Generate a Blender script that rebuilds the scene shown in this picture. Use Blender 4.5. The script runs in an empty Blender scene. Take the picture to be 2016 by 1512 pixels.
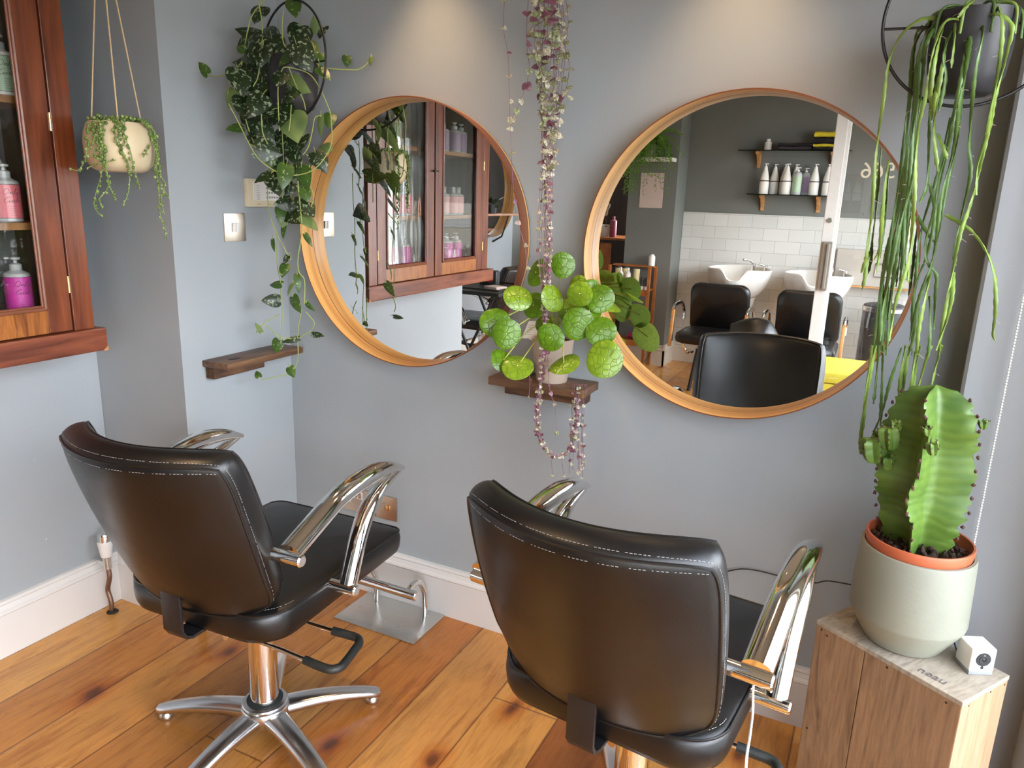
import bpy, bmesh, math, random
from mathutils import Vector, Matrix
SC = bpy.context.scene
COL = SC.collection
PI = math.pi
rnd = random.Random(7)

# ------------------------------------------------------------------ camera
PPX, PPY, FPX = 1008.0, 756.0, 1467.57
CAM = Vector((1.8386, -1.9724, 1.4009))
GLASS = 0.0118
_yaw, _pitch, _roll = .4544, .2479, .0328
FWD = Vector((-math.sin(_yaw)*math.cos(_pitch), math.cos(_yaw)*math.cos(_pitch), -math.sin(_pitch)))
_r = Vector((math.cos(_yaw), math.sin(_yaw), 0)); _u = _r.cross(FWD)
RGT = _r*math.cos(_roll) + _u*math.sin(_roll)
UPV = -_r*math.sin(_roll) + _u*math.cos(_roll)
cd = bpy.data.cameras.new('camera'); cam = bpy.data.objects.new('camera', cd); COL.objects.link(cam)
cd.sensor_width = 36; cd.sensor_fit = 'HORIZONTAL'; cd.lens = FPX/2016*36; cd.clip_start = .02; cd.clip_end = 200
mw = Matrix((RGT, UPV, -FWD)).transposed().to_4x4(); mw.translation = CAM
cam.matrix_world = mw
SC.camera = cam

def at(px, py, ax, val, mirror=False):
    """measured photo pixel -> point in the room on the plane axis=val (seen straight, or in the wall mirrors)"""
    d = FWD + RGT*((px-PPX)/FPX) - UPV*((py-PPY)/FPX); o = CAM.copy()
    if mirror:
        d = Vector((d.x, -d.y, d.z)); o = Vector((o.x, -2*GLASS-o.y, o.z))
    return o + d*((val-o[ax])/d[ax])

# ------------------------------------------------------------------ world, daylight, exposure
w = bpy.data.worlds.new('world'); SC.world = w; w.use_nodes = True
nt = w.node_tree; nt.nodes.clear()
wo = nt.nodes.new('ShaderNodeOutputWorld'); bg = nt.nodes.new('ShaderNodeBackground')
tc = nt.nodes.new('ShaderNodeTexCoord'); sx = nt.nodes.new('ShaderNodeSeparateXYZ'); cr = nt.nodes.new('ShaderNodeValToRGB')
cr.color_ramp.elements[0].position = .0; cr.color_ramp.elements[0].color = (.95, .965, 1, 1)
cr.color_ramp.elements[1].position = .7; cr.color_ramp.elements[1].color = (.74, .85, 1, 1)
nt.links.new(tc.outputs['Generated'], sx.inputs[0]); nt.links.new(sx.outputs['Z'], cr.inputs[0])
nt.links.new(cr.outputs[0], bg.inputs[0]); nt.links.new(bg.outputs[0], wo.inputs[0])
bg.inputs[1].default_value = 23.0
SC.view_settings.view_transform = 'Standard'; SC.view_settings.look = 'None'
SC.view_settings.exposure = -0.22; SC.view_settings.gamma = 1.0
try: SC.view_settings.use_curve_mapping = False
except Exception: pass
SC.cycles.use_denoising = True
SC.cycles.max_bounces = 10; SC.cycles.diffuse_bounces = 5; SC.cycles.glossy_bounces = 6
SC.cycles.transparent_max_bounces = 16; SC.cycles.transmission_bounces = 6
SC.cycles.caustics_reflective = False; SC.cycles.caustics_refractive = False
SC.cycles.sample_clamp_indirect = 6.0

WINX = 2.30        # inner face of the shop-front wall
SPOT_W = 30.0
SUN = None

def portal(loc, sy, sz):
    l = bpy.data.lights.new('window_portal', 'AREA'); l.shape = 'RECTANGLE'; l.size = sz; l.size_y = sy
    l.cycles.is_portal = True
    o = bpy.data.objects.new('window_portal', l); COL.objects.link(o); o.location = loc
    o.rotation_euler = (0, PI/2, 0)      # -Z of the light looks towards -X
    return o
portal((WINX+.045, -1.31, 1.04), 2.06, 1.8)
portal((WINX+.045, -3.95, 1.04), 1.3, 1.8)
portal((WINX+.045, -2.85, .98), .78, 1.94)

# ------------------------------------------------------------------ materials
def _nodes(name):
    m = bpy.data.materials.new(name); m.use_nodes = True
    n = m.node_tree; b = n.nodes['Principled BSDF']
    return m, n, b
def mixrgb(n, fac, a, b, mode='MIX'):
    x = n.nodes.new('ShaderNodeMix'); x.data_type = 'RGBA'; x.blend_type = mode
    for sock, v in ((x.inputs[0], fac), (x.inputs[6], a), (x.inputs[7], b)):
        if isinstance(v, bpy.types.NodeSocket): n.links.new(v, sock)
        elif isinstance(v, (int, float)): sock.default_value = v
        else: sock.default_value = (*v[:3], 1)
    return x.outputs[2]
def coords(n, scale=(1, 1, 1), rot=(0, 0, 0), kind='Object'):
    t = n.nodes.new('ShaderNodeTexCoord'); mp = n.nodes.new('ShaderNodeMapping')
    mp.inputs['Scale'].default_value = scale; mp.inputs['Rotation'].default_value = rot
    n.links.new(t.outputs[kind], mp.inputs[0]); return mp.outputs[0]
def noise(n, vec, scale, detail=3, rough=.5, dist=0):
    x = n.nodes.new('ShaderNodeTexNoise'); x.inputs['Scale'].default_value = scale; x.inputs['Detail'].default_value = detail
    x.inputs['Roughness'].default_value = rough; x.inputs['Distortion'].default_value = dist
    n.links.new(vec, x.inputs['Vector']); return x.outputs['Fac']
def ramp(n, fac, stops, interp='LINEAR'):
    r = n.nodes.new('ShaderNodeValToRGB'); r.color_ramp.interpolation = interp
    e = r.color_ramp.elements
    while len(e) < len(stops): e.new(.5)
    for el, (p, c) in zip(e, stops):
        el.position = p; el.color = (*c, 1) if len(c) == 3 else c
    n.links.new(fac, r.inputs[0]); return r.outputs[0]
def mth(n, op, a, b=None, c=None):
    x = n.nodes.new('ShaderNodeMath'); x.operation = op
    for i, v in enumerate((a, b, c)):
        if v is None: continue
        if isinstance(v, bpy.types.NodeSocket): n.links.new(v, x.inputs[i])
        else: x.inputs[i].default_value = v
    return x.outputs[0]
def bump(n, b, h, strength=.2, dist=.01):
    x = n.nodes.new('ShaderNodeBump'); x.inputs['Strength'].default_value = strength; x.inputs['Distance'].default_value = dist
    n.links.new(h, x.inputs['Height']); n.links.new(x.outputs[0], b.inputs['Normal'])
def hexc(s):
    s = s.lstrip('#'); v = [int(s[i:i+2], 16)/255 for i in (0, 2, 4)]
    return tuple(c/12.92 if c <= .04045 else ((c+.055)/1.055)**2.4 for c in v)

def plain(name, col, rough=.5, metal=0, var=.06, nscale=30, bmp=0, bscale=200, spec=None, coat=0):
    """single-colour surface with a slight procedural mottling"""
    m, n, b = _nodes(name)
    if isinstance(col, str): col = hexc(col)
    v = coords(n); f = noise(n, v, nscale, 4)
    lo = tuple(max(0, c*(1-var)) for c in col); hi = tuple(min(1, c*(1+var)) for c in col)
    n.links.new(ramp(n, f, [(.3, lo), (.7, hi)]), b.inputs['Base Color'])
    b.inputs['Roughness'].default_value = rough; b.inputs['Metallic'].default_value = metal
    if spec is not None: b.inputs['Specular IOR Level'].default_value = spec
    if coat: b.inputs['Coat Weight'].default_value = coat; b.inputs['Coat Roughness'].default_value = .1
    if bmp: bump(n, b, noise(n, v, bscale, 3), bmp, .002)
    return m

def mat_wall(name, col, patch=0):
    m, n, b = _nodes(name); col = hexc(col)
    v = coords(n); f = noise(n, v, 2.2, 3); f2 = noise(n, v, 60, 3)
    c = ramp(n, f, [(.35, tuple(x*.97 for x in col)), (.65, tuple(x*1.03 for x in col))])
    n.links.new(c, b.inputs['Base Color']); b.inputs['Roughness'].default_value = .62
    b.inputs['Specular IOR Level'].default_value = .35
    bump(n, b, f2, .12, .002); return m

def mat_floor():
    m, n, b = _nodes('pine_floorboards')
    co = coords(n); s = n.nodes.new('ShaderNodeSeparateXYZ'); n.links.new(co, s.inputs[0])
    bx_ = mth(n, 'DIVIDE', mth(n, 'ADD', s.outputs[0], .1765), .1967)
    idx = mth(n, 'FLOOR', bx_); fr = mth(n, 'FRACT', bx_)
    wn = n.nodes.new('ShaderNodeTexWhiteNoise'); wn.noise_dimensions = '1D'; n.links.new(mth(n, 'ADD', idx, 3.3), wn.inputs['W'])
    rv = wn.outputs['Value']
    # board ends
    ly = mth(n, 'ADD', s.outputs[1], mth(n, 'MULTIPLY', rv, 7.0)); lb = mth(n, 'DIVIDE', ly, 4.2)
    idy = mth(n, 'FLOOR', lb); fy = mth(n, 'FRACT', lb)
    wn2 = n.nodes.new('ShaderNodeTexWhiteNoise'); wn2.noise_dimensions = '2D'
    cb = n.nodes.new('ShaderNodeCombineXYZ'); n.links.new(idx, cb.inputs[0]); n.links.new(idy, cb.inputs[1])
    n.links.new(cb.outputs[0], wn2.inputs['Vector']); rv2 = wn2.outputs['Value']
    # grain: stretched noise shifted per board
    cb2 = n.nodes.new('ShaderNodeCombineXYZ')
    n.links.new(mth(n, 'ADD', mth(n, 'MULTIPLY', s.outputs[0], 1.0), mth(n, 'MULTIPLY', rv2, 13.)), cb2.inputs[0])
    n.links.new(mth(n, 'MULTIPLY', s.outputs[1], .12), cb2.inputs[1]); n.links.new(mth(n, 'MULTIPLY', rv2, 5.), cb2.inputs[2])
    g1 = noise(n, cb2.outputs[0], 26, 5, .6, .9)
    g2 = noise(n, cb2.outputs[0], 120, 3, .6, .4)
    base = ramp(n, rv2, [(0, hexc('#8f5426')), (.2, hexc('#c4853f')), (.5, hexc('#cf9850')), (.75, hexc('#b46f30')), (1, hexc('#d9a55d'))])
    gr = ramp(n, g1, [(.25, (.50, .33, .22)), (.48, (1, 1, 1)), (.75, (1.12, 1.1, 1.05))])
    c = mixrgb(n, .95, base, gr, 'MULTIPLY')
    gr2 = ramp(n, g2, [(.35, (.75, .66, .58)), (.55, (1, 1, 1))])
    c = mixrgb(n, .55, c, gr2, 'MULTIPLY')
    # knots
    vo = n.nodes.new('ShaderNodeTexVoronoi'); vo.voronoi_dimensions = '2D'; vo.inputs['Scale'].default_value = 2.9
    cb3 = n.nodes.new('ShaderNodeCombineXYZ'); n.links.new(s.outputs[0], cb3.inputs[0]); n.links.new(mth(n, 'MULTIPLY', s.outputs[1], .55), cb3.inputs[1])
    nz = n.nodes.new('ShaderNodeTexNoise'); nz.inputs['Scale'].default_value = 7; n.links.new(co, nz.inputs['Vector'])
    ad = n.nodes.new('ShaderNodeVectorMath'); ad.operation = 'ADD'
    sc_ = n.nodes.new('ShaderNodeVectorMath'); sc_.operation = 'SCALE'; sc_.inputs['Scale'].default_value = .06
    n.links.new(nz.outputs['Color'], sc_.inputs[0]); n.links.new(cb3.outputs[0], ad.inputs[0]); n.links.new(sc_.outputs[0], ad.inputs[1])
    n.links.new(ad.outputs[0], vo.inputs['Vector'])
    k = ramp(n, vo.outputs['Distance'], [(.0, (.10, .04, .03)), (.028, (.22, .09, .05)), (.045, (.50, .28, .16)), (.08, (.82, .62, .42)), (.16, (1, 1, 1))])
    c = mixrgb(n, .9, c, k, 'MULTIPLY')
    # joints
    j = mth(n, 'MINIMUM', mth(n, 'MULTIPLY', mth(n, 'MINIMUM', fr, mth(n, 'SUBTRACT', 1., fr)), .1967),
            mth(n, 'MULTIPLY', mth(n, 'MINIMUM', fy, mth(n, 'SUBTRACT', 1., fy)), 4.2))
    jl = ramp(n, j, [(0, (.16, .08, .05)), (.0014, (.3, .16, .09)), (.004, (1, 1, 1))])
    c = mixrgb(n, .85, c, jl, 'MULTIPLY')
    # pale worn scuffs
    wv = noise(n, co, 9, 6, .7, .6)
    c = mixrgb(n, ramp(n, wv, [(.70, (0, 0, 0)), (.85, (.12, .12, .12))]), c, hexc('#d2ab86'))
    n.links.new(c, b.inputs['Base Color'])
    rr = ramp(n, noise(n, co, 5, 4), [(.3, (.2, .2, .2)), (.7, (.38, .38, .38))]); n.links.new(rr, b.inputs['Roughness'])
    bump(n, b, mth(n, 'ADD', mth(n, 'MULTIPLY', g1, .25), mth(n, 'MINIMUM', mth(n, 'MULTIPLY', j, 250), 1.)), .35, .002)
    return m

def mat_wood(name, c1, c2, scale=(1, 1, 1), gscale=18, rough=.4, c3=None, coat=0, dist=1.2, fine=.35):
    m, n, b = _nodes(name); c1, c2 = hexc(c1), hexc(c2)
    v = coords(n, scale)
    f = noise(n, v, gscale, 6, .55, dist); f2 = noise(n, v, gscale*6, 3, .6, .3)
    st = [(.3, c1), (.68, c2)] if not c3 else [(.28, c1), (.5, c2), (.72, hexc(c3))]
    c = ramp(n, f, st)
    c = mixrgb(n, fine, c, ramp(n, f2, [(.3, (.5, .42, .38)), (.6, (1.1, 1.1, 1.1))]), 'MULTIPLY')
    n.links.new(c, b.inputs['Base Color']); b.inputs['Roughness'].default_value = rough
    if coat: b.inputs['Coat Weight'].default_value = coat; b.inputs['Coat Roughness'].default_value = .15
    bump(n, b, f2, .12, .001); return m

def mat_leather(name='black_leather', col=(.0045, .004, .004), rough=.33):
    m, n, b = _nodes(name); v = coords(n)
    vo = n.nodes.new('ShaderNodeTexVoronoi'); vo.inputs['Scale'].default_value = 700; n.links.new(v, vo.inputs['Vector'])
    f = noise(n, v, 6, 5, .6, .5)
    n.links.new(ramp(n, f, [(.3, tuple(x*.8 for x in col)), (.75, tuple(x*1.5 for x in col))]), b.inputs['Base Color'])
    n.links.new(ramp(n, noise(n, v, 9, 4), [(.3, (rough-.05,)*3), (.7, (rough+.08,)*3)]), b.inputs['Roughness'])
    b.inputs['Specular IOR Level'].default_value = .5
    h = mth(n, 'ADD', mth(n, 'MULTIPLY', vo.outputs['Distance'], .5), mth(n, 'MULTIPLY', noise(n, v, 14, 4, .5, 1.5), .9))
    bump(n, b, h, .10, .002); return m

def mat_chrome(name='chrome', col=(.82, .81, .79), rough=.06, brushed=False):
    m, n, b = _nodes(name); v = coords(n, (1, 1, 1) if not brushed else (4, 60, 4))
    f = noise(n, v, 8 if not brushed else 14, 5, .6)
    n.links.new(ramp(n, f, [(.3, tuple(c*.975 for c in col)), (.7, col)]), b.inputs['Base Color'])
    b.inputs['Metallic'].default_value = 1
    n.links.new(ramp(n, noise(n, v, 20, 4), [(.35, (rough,)*3), (.8, (rough*1.12+.005,)*3)]), b.inputs['Roughness'])
    return m

def mat_glass(name, tint=(1, 1, 1), refl=1.0, rough=.0, wavy=0):
    """thin pane: see-through with a fresnel reflection"""
    m = bpy.data.materials.new(name); m.use_nodes = True; n = m.node_tree; n.nodes.clear()
    o = n.nodes.new('ShaderNodeOutputMaterial'); mx = n.nodes.new('ShaderNodeMixShader'); t = n.nodes.new('ShaderNodeBsdfTransparent')
    g = n.nodes.new('ShaderNodeBsdfGlossy'); fr = n.nodes.new('ShaderNodeFresnel'); fr.inputs[0].default_value = 1.5
    t.inputs[0].default_value = (*tint, 1); g.inputs['Roughness'].default_value = rough; g.inputs[0].default_value = (1, 1, 1, 1)
    v = coords(n)
    if wavy:
        bp = n.nodes.new('ShaderNodeBump'); bp.inputs['Strength'].default_value = wavy; bp.inputs['Distance'].default_value = .02
        n.links.new(noise(n, coords(n, (14, 14, 2.2)), 1.0, 2), bp.inputs['Height']); n.links.new(bp.outputs[0], g.inputs['Normal']); n.links.new(bp.outputs[0], fr.inputs['Normal'])
    f = mth(n, 'MULTIPLY', mth(n, 'ADD', fr.outputs[0], mth(n, 'MULTIPLY', noise(n, v, 3, 2), .02)), refl)
    n.links.new(f, mx.inputs[0]); n.links.new(t.outputs[0], mx.inputs[1]); n.links.new(g.outputs[0], mx.inputs[2]); n.links.new(mx.outputs[0], o.inputs[0])
    return m

def mat_leaf(name, base, spot=None, edge=None, rough=.38, sc=170, thr=.56, trans=.35, veins=0, var=.25):
    m, n, b = _nodes(name); base = hexc(base)
    v = coords(n); f = noise(n, v, 22, 4)
    c = ramp(n, f, [(.3, tuple(x*(1-var) for x in base)), (.7, tuple(min(1, x*(1+var)) for x in base))])
    if spot:
        f2 = noise(n, v, sc, 2, .55, .4)
        c = mixrgb(n, ramp(n, f2, [(thr, (0, 0, 0)), (thr+.04, (1, 1, 1))]), c, hexc(spot))
    n.links.new(c, b.inputs['Base Color']); b.inputs['Roughness'].default_value = rough
    if veins:
        vo = n.nodes.new('ShaderNodeTexVoronoi'); vo.feature = 'DISTANCE_TO_EDGE'; vo.inputs['Scale'].default_value = veins
        n.links.new(v, vo.inputs['Vector'])
        k = ramp(n, vo.outputs['Distance'], [(0, (0, 0, 0)), (.10, (1, 1, 1))])
        c2 = mixrgb(n, k, tuple(x*.62 for x in base), c)
        n.links.new(c2, b.inputs['Base Color']); bump(n, b, k, .25, .002)
    # some light passes through the blade
    if trans:
        o = [x for x in n.nodes if x.type == 'OUTPUT_MATERIAL'][0]
        ts = n.nodes.new('ShaderNodeBsdfTranslucent'); mx = n.nodes.new('ShaderNodeMixShader'); mx.inputs[0].default_value = trans
        n.links.new(mixrgb(n, .5, c, (.42, .58, .12)), ts.inputs[0])
        n.links.new(b.outputs[0], mx.inputs[1]); n.links.new(ts.outputs[0], mx.inputs[2]); n.links.new(mx.outputs[0], o.inputs[0])
    return m

def mat_tile(name='white_tiles'):
    m, n, b = _nodes(name)
    v = coords(n, (1, 1, 1), (PI/2, 0, 0))
    br = n.nodes.new('ShaderNodeTexBrick'); n.links.new(v, br.inputs['Vector'])
    br.inputs['Color1'].default_value = (.60, .60, .57, 1); br.inputs['Color2'].default_value = (.66, .66, .63, 1)
    br.inputs['Mortar'].default_value = (.40, .39, .36, 1); br.inputs['Scale'].default_value = 1
    br.inputs['Mortar Size'].default_value = .0016; br.inputs['Brick Width'].default_value = .2; br.inputs['Row Height'].default_value = .1
    n.links.new(br.outputs['Color'], b.inputs['Base Color']); b.inputs['Roughness'].default_value = .22
    bump(n, b, mth(n, 'SUBTRACT', 1., br.outputs['Fac']), .4, .002)
    return m

M = {}
M['paint_blue'] = mat_wall('grey_blue_paint', '#a0a7ab')
M['paint_dark'] = mat_wall('dark_grey_paint', '#6f716c')
M['ceil'] = mat_wall('white_ceiling_paint', '#cbc7be')
M['skirt'] = plain('white_gloss_paint', '#dcdad7', .32, var=.02, nscale=4)
M['skirt_cream'] = plain('cream_gloss_paint', '#d3ccc0', .3, var=.03, nscale=4)
M['panel'] = plain('light_grey_paint', '#9a9da1', .4, var=.03, nscale=6, bmp=.1, bscale=40)
M['floor'] = mat_floor()
M['tile'] = mat_tile()
M['frame_white'] = plain('white_frame_paint', '#e9e7e2', .35, var=.02)
M['beige_frame'] = plain('cream_frame_paint', '#cfc9bf', .4, var=.03)
M['leather'] = mat_leather()
M['thread'] = plain('pale_thread', '#8f8d8a', .7, nscale=80)
M['chrome'] = mat_chrome()
M['alu'] = mat_chrome('polished_aluminium', (.70, .70, .71), .24)
M['steel'] = mat_chrome('brushed_steel', (.66, .65, .62), .25)
M['black_metal'] = plain('black_powder_coat', '#161517', .42, 0, .1)
M['black_plastic'] = plain('black_rubber', '#1d2120', .5, 0, .15, 60, .2, 300)
M['mahog'] = mat_wood('mahogany', '#3a160a', '#71381d', (9, 9, .8), 2.2, .33, '#8d4d2a', coat=.3)
M['mahog_h'] = mat_wood('mahogany_rail', '#7c4015', '#a7682f', (3, 12, 1.2), 3.2, .32, '#5f2c10', coat=.3)
M['mahog_p'] = mat_wood('mahogany_plinth', '#4f2115', '#7a4028', (6, .9, 9), 2.6, .38, '#8d5236', coat=.2)
M['cab_in'] = mat_wood('old_wood_interior', '#3d3324', '#5c4a33', (8, 8, 1), 2, .6)
M['shelf_edge'] = mat_wood('cabinet_shelf_wood', '#7d5330', '#a8794a', (6, .8, 6), 3, .5)
M['back_panel'] = plain('cabinet_back_grey', '#77797a', .6, 0, .08, 8)
M['brass'] = mat_chrome('brass', (.85, .62, .25), .2)
M['veneer'] = mat_wood('pale_veneer_band', '#c08445', '#dba763', (.8, 42, .8), 1.5, .36, '#e3b777', dist=.3, fine=.12)
M['veneer_out'] = mat_wood('walnut_veneer_outside', '#6e3b22', '#8f5636', (.8, 14, .8), 2.0, .4, fine=.2)
M['shelf_dark'] = mat_wood('dark_stained_pine', '#33211a', '#5f4431', (.9, 8, 8), 3.2, .45, '#7a5a3c')
M['shelf_dark_y'] = mat_wood('dark_stained_pine_side', '#33211a', '#5f4431', (8, .9, 8), 3.2, .45, '#7a5a3c')
M['crate'] = mat_wood('weathered_pine_crate', '#705742', '#9a7a5c', (7, 7, .7), 3.0, .7, '#7d624c', dist=1.6, fine=.45)
M['crate_top'] = mat_wood('weathered_crate_top', '#8b7f70', '#a79c8c', (6, 1.5, 2), 4, .75, '#776a5c')
M['crate_end'] = mat_wood('pale_crate_end', '#876e50', '#a08466', (7, 7, .6), 3.0, .65, '#927858', dist=1.4, fine=.3)
M['oak'] = mat_wood('orange_oak', '#8a4d1e', '#b06c30', (4, 4, 4), 3, .45)
M['oak_light'] = mat_wood('light_oak', '#a9743a', '#c8925a', (4, 4, 4), 3, .4)
M['darkwood'] = mat_wood('dark_brown_wood', '#17100d', '#2a1b14', (6, 6, 1), 3, .5)
M['nickel'] = mat_chrome('brushed_switch_plate', (.74, .65, .54), .32)
M['bronze'] = mat_chrome('brushed_bronze_plate', (.56, .46, .37), .32)
M['white_plastic'] = plain('white_plastic', '#eceae6', .35, 0, .02)
M['cream_plastic'] = plain('cream_plastic', '#d8cdb2', .4, 0, .02)
M['grey_plastic'] = plain('grey_plastic', '#8e9295', .45)
M['dark'] = plain('dark_grey_plastic', '#2a2b2d', .4)
M['ink'] = plain('dark_ink', '#40363c', .6)
M['pale_ink'] = plain('faded_ink', '#6b6260', .7)
M['rope'] = plain('cream_cord', '#d9bf96', .8, 0, .12, 200, .4, 500)
M['pot_cream'] = plain('cream_ceramic', '#dccba8', .42, 0, .04, 9)
M['pot_black'] = plain('matt_black_pot', '#2e2d30', .46, 0, .05)
M['pot_stone'] = plain('pale_stoneware', '#b3a294', .5, 0, .04, 12)
M['pot_sage'] = plain('sage_concrete', '#8c8d7f', .55, 0, .08, 7, .15, 120)
M['terracotta'] = plain('terracotta_plastic', '#b9603e', .45, 0, .06, 15)
M['soil'] = plain('potting_soil', '#3b2a20', .95, 0, .5, 90, 1., 120)
M['rim_brown'] = plain('dark_moss', '#2b2417', .9, 0, .4, 60)
M['porcelain'] = plain('white_porcelain', '#d9d6cf', .1, 0, .01, coat=.5)
M['glass'] = mat_glass('window_glass', refl=.6)
M['old_glass'] = mat_glass('old_wavy_glass', (.97, .98, .97), .45, 0, .05)
M['shelf_glass'] = mat_glass('green_edge_glass', (.35, .5, .45), 1.2)
M['clear_plastic'] = plain('translucent_pump', '#b3b6b7', .25, 0, .03)
M['yellow'] = plain('yellow_vinyl', '#d8cd45', .45, 0, .05)
M['yellow_towel'] = plain('yellow_towelling', '#cdbb2d', .95, 0, .15, 80, .8, 300)
M['black_towel'] = plain('black_towelling', '#17161a', .95, 0, .2, 80, .8, 300)
M['plum_towel'] = plain('plum_towelling', '#3a3038', .95, 0, .2, 80, .8, 300)
M['satin'] = plain('satin_grey_metal', '#9d958b', .4, .35, .04)
M['copper'] = mat_chrome('copper', (.85, .42, .28), .25)
M['paper'] = plain('pale_pink_paper', '#c9b7ae', .8, 0, .03)
M['magenta'] = plain('magenta_plastic', '#8a1f4e', .3)
M['cone_yellow'] = plain('cream_tube', '#d8cfa0', .4)
M['mirror'] = None
def _mirror():
    m = bpy.data.materials.new('mirror_silver'); m.use_nodes = True; n = m.node_tree; n.nodes.clear()
    o = n.nodes.new('ShaderNodeOutputMaterial'); g = n.nodes.new('ShaderNodeBsdfGlossy'); g.inputs['Roughness'].default_value = 0
    f = noise(n, coords(n), 2, 2)
    n.links.new(ramp(n, f, [(.3, (.87, .88, .87)), (.7, (.89, .90, .89))]), g.inputs[0]); n.links.new(g.outputs[0], o.inputs[0]); return m
M['mirror'] = _mirror()

# ------------------------------------------------------------------ mesh helpers
def catmull(pts, n=8, closed=False):
    P = [Vector(p) for p in pts]
    if len(P) < 3: return P
    out = []; L = len(P)
    rng = range(L) if closed else range(L-1)
    for i in rng:
        p0 = P[(i-1) % L] if (closed or i > 0) else P[0]*2-P[1]
        p1 = P[i]; p2 = P[(i+1) % L]
        p3 = P[(i+2) % L] if (closed or i+2 < L) else P[-1]*2-P[-2]
        for k in range(n):
            t = k/n
            out.append(.5*((2*p1)+(-p0+p2)*t+(2*p0-5*p1+4*p2-p3)*t*t+(-p0+3*p1-3*p2+p3)*t**3))
    if not closed: out.append(P[-1])
    return out

WM = {}      # world matrix of each empty / thing, kept by name
class MB:
    def __init__(s): s.v = []; s.f = []; s.m = []; s.s = []; s.X = Matrix()
    def add(s, verts, faces, m=0, smooth=True):
        b = len(s.v); s.v += [s.X @ Vector(p) for p in verts]
        for f in faces: s.f.append([b+i for i in f]); s.m.append(m); s.s.append(smooth)
        return s
    def box(s, c, size, bev=0, rot=None, m=0, seg=2):
        bm = bmesh.new(); bmesh.ops.create_cube(bm, size=1)
        for v in bm.verts: v.co = Vector((v.co.x*size[0], v.co.y*size[1], v.co.z*size[2]))
        if bev: bmesh.ops.bevel(bm, geom=list(bm.edges), offset=bev, segments=seg, profile=.6, affect='EDGES')
        R = rot if rot is not None else Matrix.Identity(3)
        bm.verts.index_update()
        s.add([R @ v.co + Vector(c) for v in bm.verts], [[v.index for v in f.verts] for f in bm.faces], m); bm.free(); return s
    def box2(s, a, b, bev=0, m=0):
        a, b = Vector(a), Vector(b); return s.box((a+b)/2, tuple(abs(x) for x in (b-a)), bev, m=m)
    def tube(s, pts, r, seg=8, caps=True, sq=(1, 1), up=None, m=0, closed=False):
        P = [Vector(p) for p in pts]; n = len(P)
        R = r if isinstance(r, (list, tuple)) else [r]*n
        T = []
        for i in range(n):
            if closed: t = P[(i+1) % n]-P[i-1]
            else: t = P[min(i+1, n-1)]-P[max(i-1, 0)]
            T.append(t.normalized() if t.length > 1e-9 else Vector((0, 0, 1)))
        u = Vector(up) if up else (Vector((0, 0, 1)) if abs(T[0].z) < .9 else Vector((1, 0, 0)))
        N = (u - T[0]*u.dot(T[0])).normalized()
        vs = []
        for i in range(n):
            if i: N = (N - T[i]*N.dot(T[i])); N = N.normalized() if N.length > 1e-9 else Vector((1, 0, 0))
            if up:
                N = (Vector(up)-T[i]*Vector(up).dot(T[i])); N = N.normalized() if N.length > 1e-6 else Vector((1, 0, 0))
            B = T[i].cross(N)
            for k in range(seg):
                a = 2*PI*k/seg; vs.append(P[i]+(N*math.cos(a)*sq[0]+B*math.sin(a)*sq[1])*R[i])
        fs = []
        for i in range(n-1 if not closed else n):
            j = (i+1) % n
            for k in range(seg): fs.append([i*seg+k, i*seg+(k+1) % seg, j*seg+(k+1) % seg, j*seg+k])
        if caps and not closed: fs.append(list(range(seg))[::-1]); fs.append([(n-1)*seg+k for k in range(seg)])
        return s.add(vs, fs, m)
    def cyl(s, a, b, r0, r1=None, seg=24, m=0, bev=0):
        r1 = r0 if r1 is None else r1; a, b = Vector(a), Vector(b)
        if bev:
            d = (b-a).normalized()
            return s.tube([a, a+d*bev, b-d*bev, b], [r0-bev, r0, r1, r1-bev], seg, m=m)
        return s.tube([a, b], [r0, r1], seg, m=m)
    def lathe(s, prof, c=(0, 0, 0), seg=40, m=0, sx=1, sy=1, R=None, caps=False):
        vs = []; fs = []; n = len(prof); c = Vector(c)
        for (r, z) in prof:
            for k in range(seg):
                a = 2*PI*k/seg; p = Vector((max(r, 1e-5)*math.cos(a)*sx, max(r, 1e-5)*math.sin(a)*sy, z))
                vs.append(c+(R @ p if R else p))
        for i in range(n-1):
            for k in range(seg): fs.append([i*seg+k, i*seg+(k+1) % seg, (i+1)*seg+(k+1) % seg, (i+1)*seg+k])
        if caps and prof[0][0] > 1e-4: fs.append(list(range(seg))[::-1])
        if caps and prof[-1][0] > 1e-4: fs.append([(n-1)*seg+k for k in range(seg)])
        return s.add(vs, fs, m)
    def ball(s, c, r, seg=8, rings=6, sc=(1, 1, 1), R=None, m=0):
        prof = [(r*math.sin(PI*i/rings), -r*math.cos(PI*i/rings)) for i in range(rings+1)]
        vs = []; fs = []; c = Vector(c)
        idx = []
        for i, (q, z) in enumerate(prof):
            if i in (0, rings): idx.append([len(vs)]); vs.append(Vector((0, 0, z*sc[2])))
            else:
                idx.append([len(vs)+k for k in range(seg)])
                vs += [Vector((q*math.cos(2*PI*k/seg)*sc[0], q*math.sin(2*PI*k/seg)*sc[1], z*sc[2])) for k in range(seg)]
        if R: vs = [R @ v for v in vs]
        for i in range(rings):
            a, b = idx[i], idx[i+1]
            for k in range(seg):
                k2 = (k+1) % seg
                if len(a) == 1: fs.append([a[0], b[k2], b[k]])
                elif len(b) == 1: fs.append([a[k], a[k2], b[0]])
                else: fs.append([a[k], a[k2], b[k2], b[k]])
        return s.add([v+c for v in vs], fs, m)
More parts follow.
